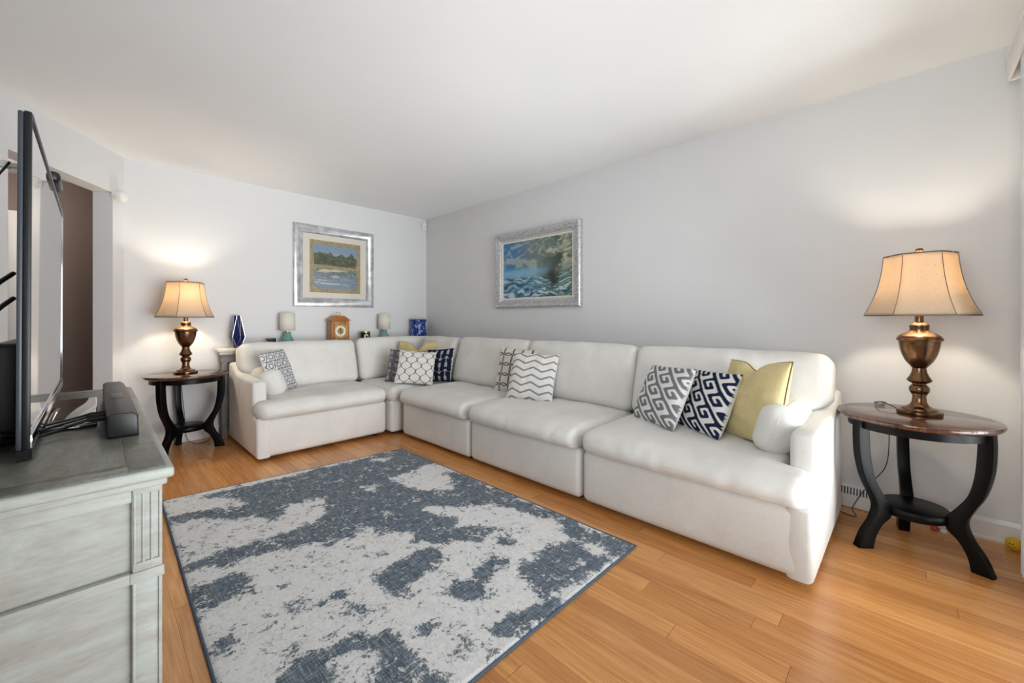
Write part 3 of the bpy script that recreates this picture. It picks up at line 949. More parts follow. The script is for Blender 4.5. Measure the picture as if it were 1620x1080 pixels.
# ------------------------------------------------------------------ rug
RUG_DARK = [
 [(0.42,3.12),(0.72,3.09),(1.16,3.08),(1.80,3.06),(1.82,2.87),(1.78,2.30),(1.81,1.86),(1.82,1.49),(1.81,1.28),(1.81,0.94),(1.59,0.96),(1.48,0.98),(1.38,0.97),(1.30,1.02),(1.21,1.06),(1.30,1.19),(1.40,1.22),(1.50,1.25),(1.62,1.18),(1.73,1.36),(1.70,1.62),(1.60,1.77),(1.45,1.87),(1.36,2.05),(1.31,2.02),(1.31,1.88),(1.36,1.76),(1.29,1.68),(1.40,1.65),(1.48,1.59),(1.40,1.52),(1.28,1.53),(1.18,1.62),(1.09,1.68),(1.01,1.84),(0.95,1.98),(0.87,1.99),(0.77,2.04),(0.74,2.11),(0.62,2.12),(0.52,2.16),(0.43,2.21),(0.41,2.16),(0.27,2.24),(0.28,2.30),(0.36,2.32),(0.50,2.29),(0.63,2.31),(0.79,2.27),(0.88,2.33),(0.91,2.51),(0.75,2.51),(0.65,2.49),(0.60,2.57),(0.51,2.70),(0.39,2.78),(0.28,2.84),(0.27,2.95),(0.42,2.88),(0.53,2.81),(0.65,2.84)],
 [(0.25,2.09),(0.34,2.08),(0.45,2.06),(0.46,1.97),(0.42,1.89),(0.34,1.90),(0.32,1.85),(0.26,1.91)],
 [(0.26,1.69),(0.32,1.66),(0.30,1.59),(0.25,1.59)],
 [(0.37,1.37),(0.41,1.40),(0.41,1.44),(0.48,1.41),(0.57,1.39),(0.66,1.36),(0.72,1.30),(0.71,1.25),(0.72,1.15),(0.71,1.12),(0.64,1.20),(0.64,1.24),(0.59,1.32),(0.52,1.31),(0.48,1.20),(0.34,1.34)],
 [(0.57,1.10),(0.63,1.20),(0.69,1.11),(0.76,1.04),(0.75,0.97),(0.72,0.95)],
 [(0.85,1.63),(1.03,1.67),(1.17,1.60),(1.13,1.53),(1.02,1.48),(0.91,1.45),(0.88,1.38),(0.80,1.36),(0.87,1.43),(0.80,1.53)],
 [(0.99,1.34),(1.12,1.35),(1.27,1.35),(1.33,1.33),(1.28,1.25),(1.16,1.28),(1.07,1.20),(0.99,1.20),(1.00,1.27)],
 [(0.65,1.50),(0.68,1.51),(0.74,1.44),(0.77,1.39),(0.68,1.40)],
 [(0.76,1.21),(0.81,1.23),(0.87,1.20),(0.86,1.18),(0.78,1.17)],
 [(0.95,1.07),(1.03,1.06),(1.14,1.04),(1.27,1.00),(1.28,0.94),(1.16,0.95),(1.04,0.99),(0.95,1.04)],
 [(0.52,1.67),(0.60,1.61),(0.69,1.62),(0.69,1.58),(0.60,1.58),(0.53,1.63)],
 [(0.73,2.03),(0.81,2.00),(0.79,1.95),(0.73,2.00)],
 [(1.38,1.50),(1.45,1.47),(1.40,1.40),(1.35,1.43)],
 [(0.83,1.12),(0.88,1.08),(0.86,1.05),(0.83,1.09)],
 [(0.31,2.46),(0.34,2.44),(0.34,2.39),(0.31,2.41)],
]
RUG_LIGHT = [
 [(1.40,2.57),(1.56,2.53),(1.74,2.61),(1.81,2.44),(1.64,2.14),(1.59,2.05),(1.51,2.14),(1.43,2.32)],
 [(1.21,2.58),(1.30,2.52),(1.25,2.40),(1.19,2.50)],
 [(0.73,2.50),(0.82,2.58),(0.97,2.57),(0.96,2.49),(0.87,2.47),(0.75,2.41)],
 [(1.71,1.17),(1.73,1.04),(1.66,0.99),(1.61,1.02),(1.64,1.10)],
 [(1.45,3.00),(1.63,2.96),(1.68,2.96),(1.55,2.90)],
 [(0.96,2.02),(1.02,1.91),(1.13,1.84),(1.07,1.70),(1.02,1.79),(0.93,1.92)],
 [(1.33,1.04),(1.41,0.99),(1.33,0.97),(1.27,1.00)],
]
def rug():
    C = [Vector(c) for c in ((0.243, 0.945), (1.823, 0.948), (1.806, 3.068), (0.279, 3.212))]
    nu, nv = 150, 210
    r = empty('area_rug', ((C[0] + C[2]) / 2).to_3d())
    tag(r, 'abstract blue grey and ivory area rug on the wooden floor', 'rug')
    ox, oy = r.location.x, r.location.y
    s, t = np.meshgrid(np.linspace(0, 1, nu), np.linspace(0, 1, nv), indexing='ij')
    s, t = s.ravel(), t.ravel()
    P = [np.array(c) for c in C]
    q = ((1 - s) * (1 - t))[:, None] * P[0] + (s * (1 - t))[:, None] * P[1] + (s * t)[:, None] * P[2] + ((1 - s) * t)[:, None] * P[3]
    def inside(poly, x, y):
        m = np.zeros(len(x), bool)
        n = len(poly)
        for i in range(n):
            x0, y0 = poly[i]; x1, y1 = poly[(i + 1) % n]
            c = ((y0 > y) != (y1 > y))
            with np.errstate(divide='ignore', invalid='ignore'):
                xx = (x1 - x0) * (y - y0) / (y1 - y0) + x0
            m ^= c & (x < xx)
        return m
    dx = (fbm(q[:, 0] * 9, q[:, 1] * 9, 4, 3) - 0.5) * 0.12
    dy = (fbm(q[:, 0] * 9 + 50, q[:, 1] * 9, 4, 5) - 0.5) * 0.12
    X, Y = q[:, 0] + dx, q[:, 1] + dy
    a = np.full(len(X), 0.0)
    for p in RUG_DARK: a[inside(p, X, Y)] = 1.0
    for p in RUG_LIGHT: a[inside(p, X, Y)] = 0.0
    A = a.reshape(nu, nv)
    for _ in range(7):
        A = (A + np.roll(A, 1, 0) + np.roll(A, -1, 0) + np.roll(A, 1, 1) + np.roll(A, -1, 1)) / 5
    a = 0.21 + 0.57 * A.ravel()
    hz = 0.011 + 0.0015 * (fbm(q[:, 0] * 60, q[:, 1] * 60, 2, 8) - 0.5)
    edge = np.minimum(np.minimum(s, 1 - s) * 1.55, np.minimum(t, 1 - t) * 2.15)
    hz *= np.clip(edge / 0.01, 0.35, 1)
    idx = np.arange(nu * nv).reshape(nu, nv)
    f = np.stack([idx[:-1, :-1].ravel(), idx[1:, :-1].ravel(), idx[1:, 1:].ravel(), idx[:-1, 1:].ravel()], 1)
    me = bpy.data.meshes.new('pile')
    me.from_pydata(np.stack([q[:, 0] - ox, q[:, 1] - oy, hz], 1).tolist(), [], f.tolist())
    me.polygons.foreach_set('use_smooth', [True] * len(me.polygons))
    at = me.color_attributes.new('dye', 'FLOAT_COLOR', 'POINT')
    c4 = np.ones((nu * nv, 4), np.float32); c4[:, :3] = a[:, None]
    at.data.foreach_set('color', c4.ravel())
    link('pile', me, 'rug', r)
    pts = []
    for i in range(4):
        for k in range(12):
            p = C[i].lerp(C[(i + 1) % 4], k / 12)
            pts.append((p.x - ox, p.y - oy, 0.0052))
    tube('binding', pts, 0.0052, 'binding', r, 8, True)
    prism('backing', [(c.x - ox, c.y - oy) for c in C], 0.0005, 0.003, 'binding', r)
rug()

# ------------------------------------------------------------------ end tables
def end_table(loc, ang0, label):
    t = tag(empty('end_table', loc), label, 'table', 'round end tables with ebony legs')
    lathe('table_top', [(0, 0.612), (0.262, 0.612), (0.276, 0.616), (0.284, 0.624), (0.287, 0.632), (0.283, 0.640), (0.272, 0.6405), (0.269, 0.642), (0, 0.642)], 'mahogany', t, 72, angle=50)
    lathe('apron', [(0.225, 0.575), (0.245, 0.575), (0.245, 0.613), (0.225, 0.613), (0.225, 0.575)], 'ebony', t, 64)
    lathe('shelf', [(0, 0.165), (0.118, 0.165), (0.126, 0.172), (0.126, 0.202), (0.120, 0.209), (0, 0.209)], 'ebony', t, 56, angle=50)
    outer = spline([(0.262, 0.612, 0), (0.264, 0.54, 0), (0.258, 0.44, 0), (0.236, 0.34, 0), (0.203, 0.265, 0), (0.183, 0.215, 0), (0.182, 0.18, 0), (0.20, 0.13, 0), (0.236, 0.07, 0), (0.262, 0.0, 0)], 5)
    innr = spline([(0.195, 0.0, 0), (0.183, 0.06, 0), (0.155, 0.115, 0), (0.120, 0.150, 0), (0.112, 0.185, 0), (0.120, 0.215, 0), (0.152, 0.265, 0), (0.186, 0.33, 0), (0.205, 0.42, 0), (0.213, 0.53, 0), (0.214, 0.612, 0)], 5)
    poly = [(p.x, p.y) for p in outer] + [(p.x, p.y) for p in innr]
    first = prism('leg', poly, -0.022, 0.022, 'ebony', t, axis='y', bev=0.004)
    first.rotation_euler = (0, 0, R(ang0))
    for k in (1, 2):
        c = first.copy(); COL.objects.link(c); c.parent = t
        c.rotation_euler = (0, 0, R(ang0 + 120 * k))
    return t
TR = (2.747, -0.011, 0); TL = (0.545, 4.375, 0)
end_table(TR, -110, 'round dark end table with ebony curved legs at the right of the sofa')
end_table(TL, 100, 'round dark end table with ebony curved legs at the left of the sofa')

# ------------------------------------------------------------------ table lamps
def table_lamp(loc, rz, label):
    L = tag(empty('table_lamp', loc, R(rz)), label, 'lamp', 'bronze urn table lamps')
    lathe('lamp_base', [(0, 0), (0.080, 0), (0.082, 0.004), (0.082, 0.018), (0.076, 0.021), (0.066, 0.024), (0.064, 0.031), (0.045, 0.037), (0.034, 0.045), (0.027, 0.06), (0.0245, 0.085), (0.026, 0.096), (0, 0.096)], 'bronze', L)
    lathe('stem', [(0, 0.094), (0.029, 0.094), (0.029, 0.100), (0.034, 0.105), (0.037, 0.118), (0.036, 0.130), (0.029, 0.139), (0.025, 0.143), (0.026, 0.148), (0.041, 0.157), (0.046, 0.163), (0.044, 0.168), (0.034, 0.185), (0.027, 0.205), (0.025, 0.222), (0.030, 0.228), (0, 0.228)], 'bronze', L)
    lathe('urn', [(0, 0.226), (0.027, 0.226), (0.036, 0.236), (0.050, 0.256), (0.062, 0.285), (0.069, 0.312), (0.073, 0.340), (0.074, 0.352), (0.081, 0.354), (0.083, 0.361), (0.080, 0.369), (0.076, 0.371), (0.076, 0.376), (0.060, 0.387), (0.042, 0.395), (0.034, 0.402), (0.034, 0.41), (0, 0.41)], 'bronze', L)
    lathe('collar', [(0, 0.408), (0.033, 0.408), (0.035, 0.414), (0.035, 0.428), (0.028, 0.437), (0.016, 0.442), (0.015, 0.475), (0, 0.475)], 'bronze', L, 36)
    lathe('socket', [(0, 0.475), (0.017, 0.475), (0.017, 0.54), (0, 0.54)], 'brass', L, 24)
    lathe('finial', [(0, 0.762), (0.006, 0.762), (0.006, 0.772), (0.012, 0.776), (0.0155, 0.786), (0.012, 0.796), (0, 0.80)], 'bronze', L, 24)
    def hexr(a):
        k = math.cos(R(30)) / math.cos(((a + R(30)) % R(60)) - R(30))
        return 0.22 + 0.78 * k * 1.04
    prof = []
    for i in range(15):
        s = i / 14
        prof.append((0.124 + 0.072 * (0.25 * s + 0.75 * s ** 2.3), 0.765 - 0.290 * s))
    sh = lathe('lamp_shade', prof, 'shade', L, 90, angle=25, rfun=hexr)
    sol = sh.modifiers.new('thickness', 'SOLIDIFY'); sol.thickness = 0.0012
    for z, r, nm in ((0.765, 0.124, 'top_trim'), (0.475, 0.196, 'bottom_trim')):
        tube(nm, [(r * hexr(R(4 * k)) * math.cos(R(4 * k)), r * hexr(R(4 * k)) * math.sin(R(4 * k)), z) for k in range(90)], 0.0032, 'shadetrim', sh, 6, True)
    for k in range(6):
        a = R(30 + 60 * k)
        tube('rib', [(r * hexr(a) * math.cos(a) * 1.006, r * hexr(a) * math.sin(a) * 1.006, z) for r, z in prof], 0.0014, 'shadetrim', sh, 5)
    # harp and spider that carry the shade
    bm = bmesh.new()
    tube_geo(bm, spline([(0.016, 0, 0.50), (0.05, 0, 0.55), (0.058, 0, 0.64), (0.035, 0, 0.73), (0, 0, 0.762)], 5), 0.002, 6)
    tube_geo(bm, spline([(-0.016, 0, 0.50), (-0.05, 0, 0.55), (-0.058, 0, 0.64), (-0.035, 0, 0.73), (0, 0, 0.762)], 5), 0.002, 6)
    for k in range(3):
        a = R(120 * k)
        tube_geo(bm, [(0, 0, 0.762), (0.122 * math.cos(a), 0.122 * math.sin(a), 0.764)], 0.002, 6)
    bmobj('harp', bm, 'brass', L, smooth=True)
    d = bpy.data.lights.new('bulb', 'POINT')
    d.energy = 9.0; d.color = (1.0, 0.90, 0.73); d.shadow_soft_size = 0.028
    b = bpy.data.objects.new('bulb', d); COL.objects.link(b); b.parent = L
    b.location = (0, 0, 0.655)
    return L
lr = table_lamp((2.775, -0.030, 0.642), 4, 'bronze urn lamp with a lit tan shade on the right end table')
ll = table_lamp((0.535, 4.37, 0.642), 36, 'bronze urn lamp with a lit tan shade on the left end table')

def cord(parent, pts, name='cord'):
    inv = Matrix.Translation(parent.location) @ Matrix.Rotation(parent.rotation_euler.z, 4, 'Z')
    inv = inv.inverted()
    return tube(name, [tuple(inv @ Vector(p)) for p in pts], 0.0022, 'rubber', parent, 6, smooth_k=6)
cord(lr, [(2.80, 0.045, 0.650), (2.80, 0.075, 0.668), (2.84, 0.115, 0.672), (2.90, 0.13, 0.653), (2.985, 0.14, 0.646), (3.045, 0.10, 0.64), (3.06, 0.09, 0.60), (3.062, 0.085, 0.42), (3.06, 0.10, 0.28), (3.05, 0.16, 0.18), (3.03, 0.21, 0.09), (2.99, 0.235, 0.03), (2.95, 0.22, 0.005), (2.99, 0.33, 0.004)])
cord(ll, [(0.53, 4.455, 0.648), (0.53, 4.52, 0.647), (0.535, 4.65, 0.646), (0.54, 4.668, 0.62), (0.545, 4.662, 0.45), (0.56, 4.655, 0.25), (0.57, 4.64, 0.06), (0.60, 4.55, 0.005), (0.68, 4.50, 0.004), (0.74, 4.60, 0.01), (0.75, 4.63, 0.06)])

# ------------------------------------------------------------------ console table behind the short sofa run
CT = 0.828
ct = tag(empty('console_table', (0.80, 4.575, 0)), 'narrow distressed white console table behind the short sofa run', 'table')
box('table_top', (-0.02, -0.082, CT - 0.03), (2.30, 0.082, CT), 'whitewash', ct, 0.004)
box('table_top_moulding', (-0.008, -0.074, CT - 0.056), (2.288, 0.074, CT - 0.03), 'whitewash', ct, 0.005)
box('apron', (0.01, -0.066, CT - 0.13), (2.26, 0.066, CT - 0.056), 'greywood', ct, 0.002)
for lx in (0.035, 1.14, 2.23):
    for ly in (-0.042, 0.042):
        lg = box('leg', (lx - 0.022, ly - 0.022, 0), (lx + 0.022, ly + 0.022, CT - 0.056), 'greywood', ct, 0.006)
        box('leg_block', (lx - 0.027, ly - 0.025, 0.30), (lx + 0.027, ly + 0.025, 0.37), 'greywood', lg, 0.004)
box('lower_shelf', (0.012, -0.06, 0.12), (2.26, 0.06, 0.14), 'greywood', ct, 0.002)

# faceted navy vase with pale wire lines
def faceted_vase(loc):
    v = tag(empty('faceted_vase', loc), 'tall faceted navy glass vase with pale edges on the console', 'vase')
    n = 6
    rings = [(0.034, 0.0), (0.062, 0.105), (0.028, 0.305)]
    pts = []
    for q, (r, z) in enumerate(rings):
        for k in range(n):
            a = R(60 * k + (30 if q == 1 else 0) + 12)
            pts.append(Vector((r * math.cos(a), r * math.sin(a), z)))
    faces, edges = [], []
    for q in range(2):
        for k in range(n):
            a, b = q * n + k, q * n + (k + 1) % n
            c, d = (q + 1) * n + k, (q + 1) * n + (k + 1) % n
            if q == 0:
                faces += [(a, b, c), (b, d, c)]; edges += [(a, c), (b, c)]
            else:
                faces += [(a, b, d), (a, d, c)]; edges += [(a, d), (a, c)]
    for q in (1, ):
        edges += [(q * n + k, q * n + (k + 1) % n) for k in range(n)] if q == 0 else []
    edges += [(2 * n + k, 2 * n + (k + 1) % n) for k in range(n)]
    faces += [tuple(range(n))[::-1]]
    mk('body', pts, faces, 'navyglaze', v)
    bm = bmesh.new()
    for a, b in edges:
        tube_geo(bm, [pts[a] * 1.005, pts[b] * 1.005], 0.0017, 5)
    bmobj('wire_edges', bm, 'chrome', v)
faceted_vase((0.945, 4.57, CT))

def small_lamp(loc, label):
    t = tag(empty('small_table_lamp', loc), label, 'lamp', 'small teal table lamps on the console')
    lathe('lamp_base', [(0, 0), (0.045, 0), (0.058, 0.012), (0.063, 0.035), (0.058, 0.06), (0.040, 0.095), (0.030, 0.118), (0.030, 0.124), (0.036, 0.132), (0.030, 0.138), (0, 0.138)], 'teal', t, 40)
    lathe('socket', [(0, 0.136), (0.010, 0.136), (0.010, 0.30), (0, 0.30)], 'brass', t, 20)
    sh = lathe('lamp_shade', [(0.073, 0.155), (0.071, 0.335)], 'linenshade', t, 48)
    sh.modifiers.new('thickness', 'SOLIDIFY').thickness = 0.002
    bm = bmesh.new()
    for k in range(3):
        a = R(120 * k)
        tube_geo(bm, [(0, 0, 0.30), (0.071 * math.cos(a), 0.071 * math.sin(a), 0.325)], 0.0015, 5)
    bmobj('spider', bm, 'brass', sh)
    return t
small_lamp((1.385, 4.585, CT), 'small teal lamp with a cream drum shade left of the oak clock')
small_lamp((2.465, 4.585, CT), 'small teal lamp with a cream drum shade right of the candle jar')

# carriage style mantel clock
def clock(loc):
    c = tag(empty('mantel_clock', loc), 'honey oak mantel clock with a brass handle and round dial', 'clock')
    w, d, h = 0.098, 0.058, 0.255
    box('plinth', (-w - 0.012, -d - 0.010, 0), (w + 0.012, d + 0.010, 0.022), 'oak', c, 0.004)
    cs = box('case', (-w, -d, 0.022), (w, d, h), 'oak', c, 0.004)
    for lo, hi in (((-w, -d - 0.012, 0.03), (-w + 0.036, -d, h - 0.005)), ((w - 0.036, -d - 0.012, 0.03), (w, -d, h - 0.005)),
                   ((-w + 0.036, -d - 0.012, 0.03), (w - 0.036, -d, 0.066)), ((-w + 0.036, -d - 0.012, h - 0.042), (w - 0.036, -d, h - 0.005))):
        box('door_rail', lo, hi, 'oak', cs, 0.003)
    box('cornice', (-w - 0.014, -d - 0.022, h), (w + 0.014, d + 0.012, h + 0.010), 'oak', c, 0.003)
    a, b, t1 = w + 0.008, d + 0.010, h + 0.010
    pts = [(-a, -b, t1), (a, -b, t1), (a, b, t1), (-a, b, t1), (-a * .88, -b * .85, t1 + 0.012), (a * .88, -b * .85, t1 + 0.012), (a * .88, b * .85, t1 + 0.012), (-a * .88, b * .85, t1 + 0.012),
           (-a * .54, -b * .5, t1 + 0.045), (a * .54, -b * .5, t1 + 0.045), (a * .54, b * .5, t1 + 0.045), (-a * .54, b * .5, t1 + 0.045)]
    fs = [(0, 1, 2, 3), (8, 9, 10, 11)] + [(q * 4 + k, q * 4 + (k + 1) % 4, q * 4 + 4 + (k + 1) % 4, q * 4 + 4 + k) for q in range(2) for k in range(4)]
    bm = bmesh.new(); bv = [bm.verts.new(p) for p in pts]
    for f in fs: bm.faces.new([bv[i] for i in f])
    bmobj('roof', bm, 'oak', c)
    z0 = t1 + 0.045
    tube('carry_handle', [(-0.014, 0, z0), (-0.020, 0, z0 + 0.012), (-0.026, 0, z0 + 0.028), (-0.020, 0, z0 + 0.036), (0.020, 0, z0 + 0.036), (0.026, 0, z0 + 0.028), (0.020, 0, z0 + 0.012), (0.014, 0, z0)], 0.0033, 'brass', c, 8)
    box('dial_plate', (-0.062, -d - 0.004, 0.066), (0.062, -d - 0.001, h - 0.042), 'brass', c, 0)
    cz = (0.066 + h - 0.042) / 2
    yf = -d - 0.0045
    def ring(nm, r0, r1, y, mat):
        n = 48
        vs_ = [(r * math.cos(2 * math.pi * i / n), y + dy, cz + r * math.sin(2 * math.pi * i / n)) for dy in (0, -0.0015) for r in (r0, r1) for i in range(n)]
        fs = []
        for i in range(n):
            j = (i + 1) % n
            fs += [(i, j, n + j, n + i), (2 * n + i, 2 * n + j, 3 * n + j, 3 * n + i), (n + i, n + j, 3 * n + j, 3 * n + i), (i, j, 2 * n + j, 2 * n + i)]
        return mk(nm, vs_, fs, mat, c)
    cr = ring('chapter_ring', 0.038, 0.058, yf, 'offwhite')
    bm = bmesh.new()
    for k in range(12):
        a = R(30 * k)
        m = Matrix.Translation((0.048 * math.sin(a), yf - 0.0022, cz + 0.048 * math.cos(a))) @ Matrix.Rotation(a, 4, 'Y')
        for off in ((0,) if k % 3 else (-0.004, 0.0, 0.004)):
            bmesh.ops.create_cube(bm, size=1, matrix=m @ Matrix.Translation((off, 0, 0)) @ Matrix.Diagonal((0.0018, 0.001, 0.011, 1)))
    bmobj('numerals', bm, 'black', cr)
    for nm, ang, ln, wd in (('hour_hand', 155, 0.028, 0.005), ('minute_hand', -4, 0.040, 0.0035)):
        a = R(ang)
        m = Matrix.Translation((0, yf - 0.004, cz)) @ Matrix.Rotation(a, 4, 'Y')
        bm = bmesh.new()
        bv = [bm.verts.new(m @ Vector(p)) for p in ((-wd / 2, 0, -0.006), (wd / 2, 0, -0.006), (wd, 0, ln * .55), (0, 0, ln), (-wd, 0, ln * .55))]
        f = bm.faces.new(bv)
        r = bmesh.ops.extrude_face_region(bm, geom=[f])
        for q in r['geom']:
            if isinstance(q, bmesh.types.BMVert): q.co.y -= 0.001
        bmobj(nm, bm, 'black', c)
    for sx in (-1, 1):
        for sz in (-1, 1):
            lathe('corner_rosette', [(0, 0.003), (0.007, 0.002), (0.009, 0)], 'chrome', c, 12).matrix_local = Matrix.Translation((sx * 0.051, yf, cz + sz * 0.063)) @ Matrix.Rotation(R(90), 4, 'X')
clock((1.90, 4.575, CT))

cj = tag(empty('candle_jar', (2.215, 4.57, CT)), 'dark green glass candle jar with a pale label beside the clock', 'candle')
lathe('jar', [(0, 0), (0.048, 0), (0.052, 0.006), (0.054, 0.12), (0.050, 0.12), (0.048, 0.02), (0, 0.02)], 'darkgreen', cj, 40)
lathe('rim', [(0.050, 0.118), (0.0555, 0.118), (0.0555, 0.128), (0.050, 0.128), (0.050, 0.118)], 'brass', cj, 40)
lathe('wax', [(0, 0.095), (0.0475, 0.095), (0.0475, 0.10), (0, 0.10)], 'wax', cj, 32)
vs_ = []
for dy in (0.0, -0.0012):
    for k in range(20):
        a = 2 * math.pi * k / 20
        px_, pz = 0.026 * math.cos(a), 0.072 + 0.028 * math.sin(a)
        vs_.append((px_, -math.sqrt(0.0545 ** 2 - px_ ** 2) + dy, pz))
lb = mk('label', vs_, [tuple(range(20)), tuple(range(39, 19, -1))] + [(k, (k + 1) % 20, 20 + (k + 1) % 20, 20 + k) for k in range(20)], 'wax', cj)
lb.rotation_euler = (0, 0, R(-14))

bp = tag(empty('blue_pot', (2.93, 4.565, CT)), 'cobalt blue speckled ceramic pot in the wall corner', 'pot')
lathe('body', [(0, 0), (0.062, 0), (0.085, 0.012), (0.102, 0.045), (0.106, 0.085), (0.098, 0.14), (0.092, 0.19), (0.094, 0.225), (0.104, 0.258), (0.106, 0.268), (0.100, 0.268), (0.088, 0.225), (0.086, 0.18), (0, 0.17)], 'speckle', bp, 56)
lathe('rim', [(0.100, 0.266), (0.107, 0.266), (0.107, 0.274), (0.100, 0.274), (0.100, 0.266)], 'greywood', bp, 56)

sb = tag(empty('keepsake_box', (1.235, 4.58, CT)), 'small flat black box between the vase and the left teal lamp', 'box')
box('box_body', (-0.035, -0.03, 0), (0.035, 0.03, 0.06), 'black', sb)
box('lid', (-0.037, -0.032, 0.06), (0.037, 0.032, 0.082), 'black', sb)

# ------------------------------------------------------------------ pictures
def frame_sweep(name, w, h, prof, mat, parent, inset=0.0):
    """profile: list of (distance inward from outer edge, height off the wall); local x right, z up, front -y"""
    bm = bmesh.new()
    rings = []
    for a, y in prof:
        x1, z1 = w / 2 - a, h / 2 - a
        rings.append([bm.verts.new((sx * x1, -y, sz * z1)) for sx, sz in ((-1, -1), (1, -1), (1, 1), (-1, 1))])
    n = len(prof)
    for i in range(n):
        A, B = rings[i], rings[(i + 1) % n]
        for k in range(4):
            bm.faces.new((A[k], A[(k + 1) % 4], B[(k + 1) % 4], B[k]))
    return bmobj(name, bm, mat, parent, angle=30)

def beads(name, w, h, a, y, r, step, mat, parent, stretch=1.0):
    bm = bmesh.new()
    x1, z1 = w / 2 - a, h / 2 - a
    for p, q in (((-x1, -z1), (x1, -z1)), ((x1, -z1), (x1, z1)), ((x1, z1), (-x1, z1)), ((-x1, z1), (-x1, -z1))):
        L = math.hypot(q[0] - p[0], q[1] - p[1]); n = max(2, int(L / step))
        ang = math.atan2(q[1] - p[1], q[0] - p[0])
        for i in range(n):
            t = (i + 0.5) / n
            m = Matrix.Translation((p[0] + (q[0] - p[0]) * t, -y, p[1] + (q[1] - p[1]) * t)) @ Matrix.Rotation(-ang, 4, 'Y') @ Matrix.Diagonal((r * stretch, r, r, 1))
            bmesh.ops.create_icosphere(bm, subdivisions=1, radius=1, matrix=m)
    o = bmobj(name, bm, mat, parent, smooth=True)
    o['kind'] = 'stuff'
    return o

def print_panel(name, w, h, y, fn, nx, nz, parent, mat='canvas'):
    u, v = np.meshgrid(np.linspace(0, 1, nx), np.linspace(0, 1, nz), indexing='ij')
    u, v = u.ravel(), v.ravel()
    idx = np.arange(nx * nz).reshape(nx, nz)
    f = np.stack([idx[:-1, :-1].ravel(), idx[1:, :-1].ravel(), idx[1:, 1:].ravel(), idx[:-1, 1:].ravel()], 1)
    me = bpy.data.meshes.new(name)
    me.from_pydata(np.stack([(u - .5) * w, np.full_like(u, -y), (v - .5) * h], 1).tolist(), [], f.tolist())
    c4 = np.ones((nx * nz, 4), np.float32); c4[:, :3] = fn(u, v)
    me.color_attributes.new('dye', 'FLOAT_COLOR', 'POINT').data.foreach_set('color', c4.ravel())
    return link(name, me, mat, parent)

def lay(c, m, col):
    return c * (1 - m[:, None]) + np.asarray(col)[None, :] * m[:, None]

def river_scene(u, v):
    n1 = fbm(u * 7, v * 9, 5, 1); n2 = fbm(u * 22, v * 60, 4, 2); n3 = fbm(u * 30, v * 30, 4, 3)
    c = mixc(np.clip(v * 1.2 - 0.1 + 0.5 * (n1 - .5), 0, 1), lin(196, 198, 190), lin(134, 156, 178))
    tree = sm(0.0, 0.02, 0.80 + 0.10 * (fbm(u * 8, v * 0 + 1, 4, 4) - .5) * 2 - v)
    c = lay(c, tree, lin(70, 80, 58)); c = lay(c, tree * sm(0.45, 0.7, n3), lin(112, 118, 78))
    bank = sm(0.0, 0.02, 0.55 - 0.04 * u + 0.02 * n1 - v)
    c = lay(c, bank, lin(166, 146, 104))
    water = sm(0.0, 0.015, 0.47 - v + 0.02 * (n1 - .5))
    c = lay(c, water, lin(112, 118, 104)); c = lay(c, water * sm(0.5, 0.62, n2), lin(150, 164, 176))
    c = lay(c, water * sm(0.42, 0.1, v) * 0.7, lin(136, 158, 186))
    c = lay(c, water * sm(0.56, 0.66, fbm(u * 4 + 3, v * 26, 4, 9)) * sm(0.9, 0.5, u), lin(214, 204, 176))
    return c

def sea_scene(u, v):
    w1 = fbm(u * 6, v * 6, 3, 21) - .5; w2 = fbm(u * 6 + 9, v * 6, 3, 22) - .5
    n1 = fbm(u * 4 + 2 + w1 * 2, v * 5 + w2 * 2, 5, 11); n2 = fbm(u * 12 + w1 * 4, v * 44 + w2 * 9, 4, 12); n3 = fbm(u * 9 - v * 8 + w1 * 5, v * 12 + u * 7 + w2 * 5, 5, 13)
    c = mixc(sm(0.05, 0.55, u + 0.4 * (n1 - .5)), lin(64, 124, 176), lin(116, 132, 126))
    c = lay(c, sm(0.42, 0.72, n3) * 0.8, lin(172, 182, 172))
    c = lay(c, sm(0.35, 0.95, u) * sm(0.42, 0.62, n1), lin(64, 76, 66))
    c = lay(c, sm(0.62, 0.72, n3) * sm(0.4, 0.8, u), lin(196, 186, 136))
    c = lay(c, sm(0.12, 0.0, np.abs(v - 0.44)) * sm(0.9, 0.3, u), lin(126, 178, 208))
    sea = sm(0.0, 0.012, 0.36 + 0.02 * (n1 - .5) - v)
    seac = mixc(sm(0.2, 0.9, u), lin(104, 150, 182), lin(92, 122, 114))
    c = c * (1 - sea[:, None]) + seac * sea[:, None]
    c = lay(c, sea * sm(0.54, 0.66, n2), lin(182, 204, 208)); c = lay(c, sea * sm(0.48, 0.36, n2) * 0.8, lin(46, 70, 78))
    # soft dark brown patch on the right
    c = lay(c, sm(0.30, 0.05, np.abs(u - 0.74) * 1.6 + np.abs(v - 0.34) * 0.9 + 0.25 * (n1 - .5)) * 0.85, lin(50, 42, 38))
    return c

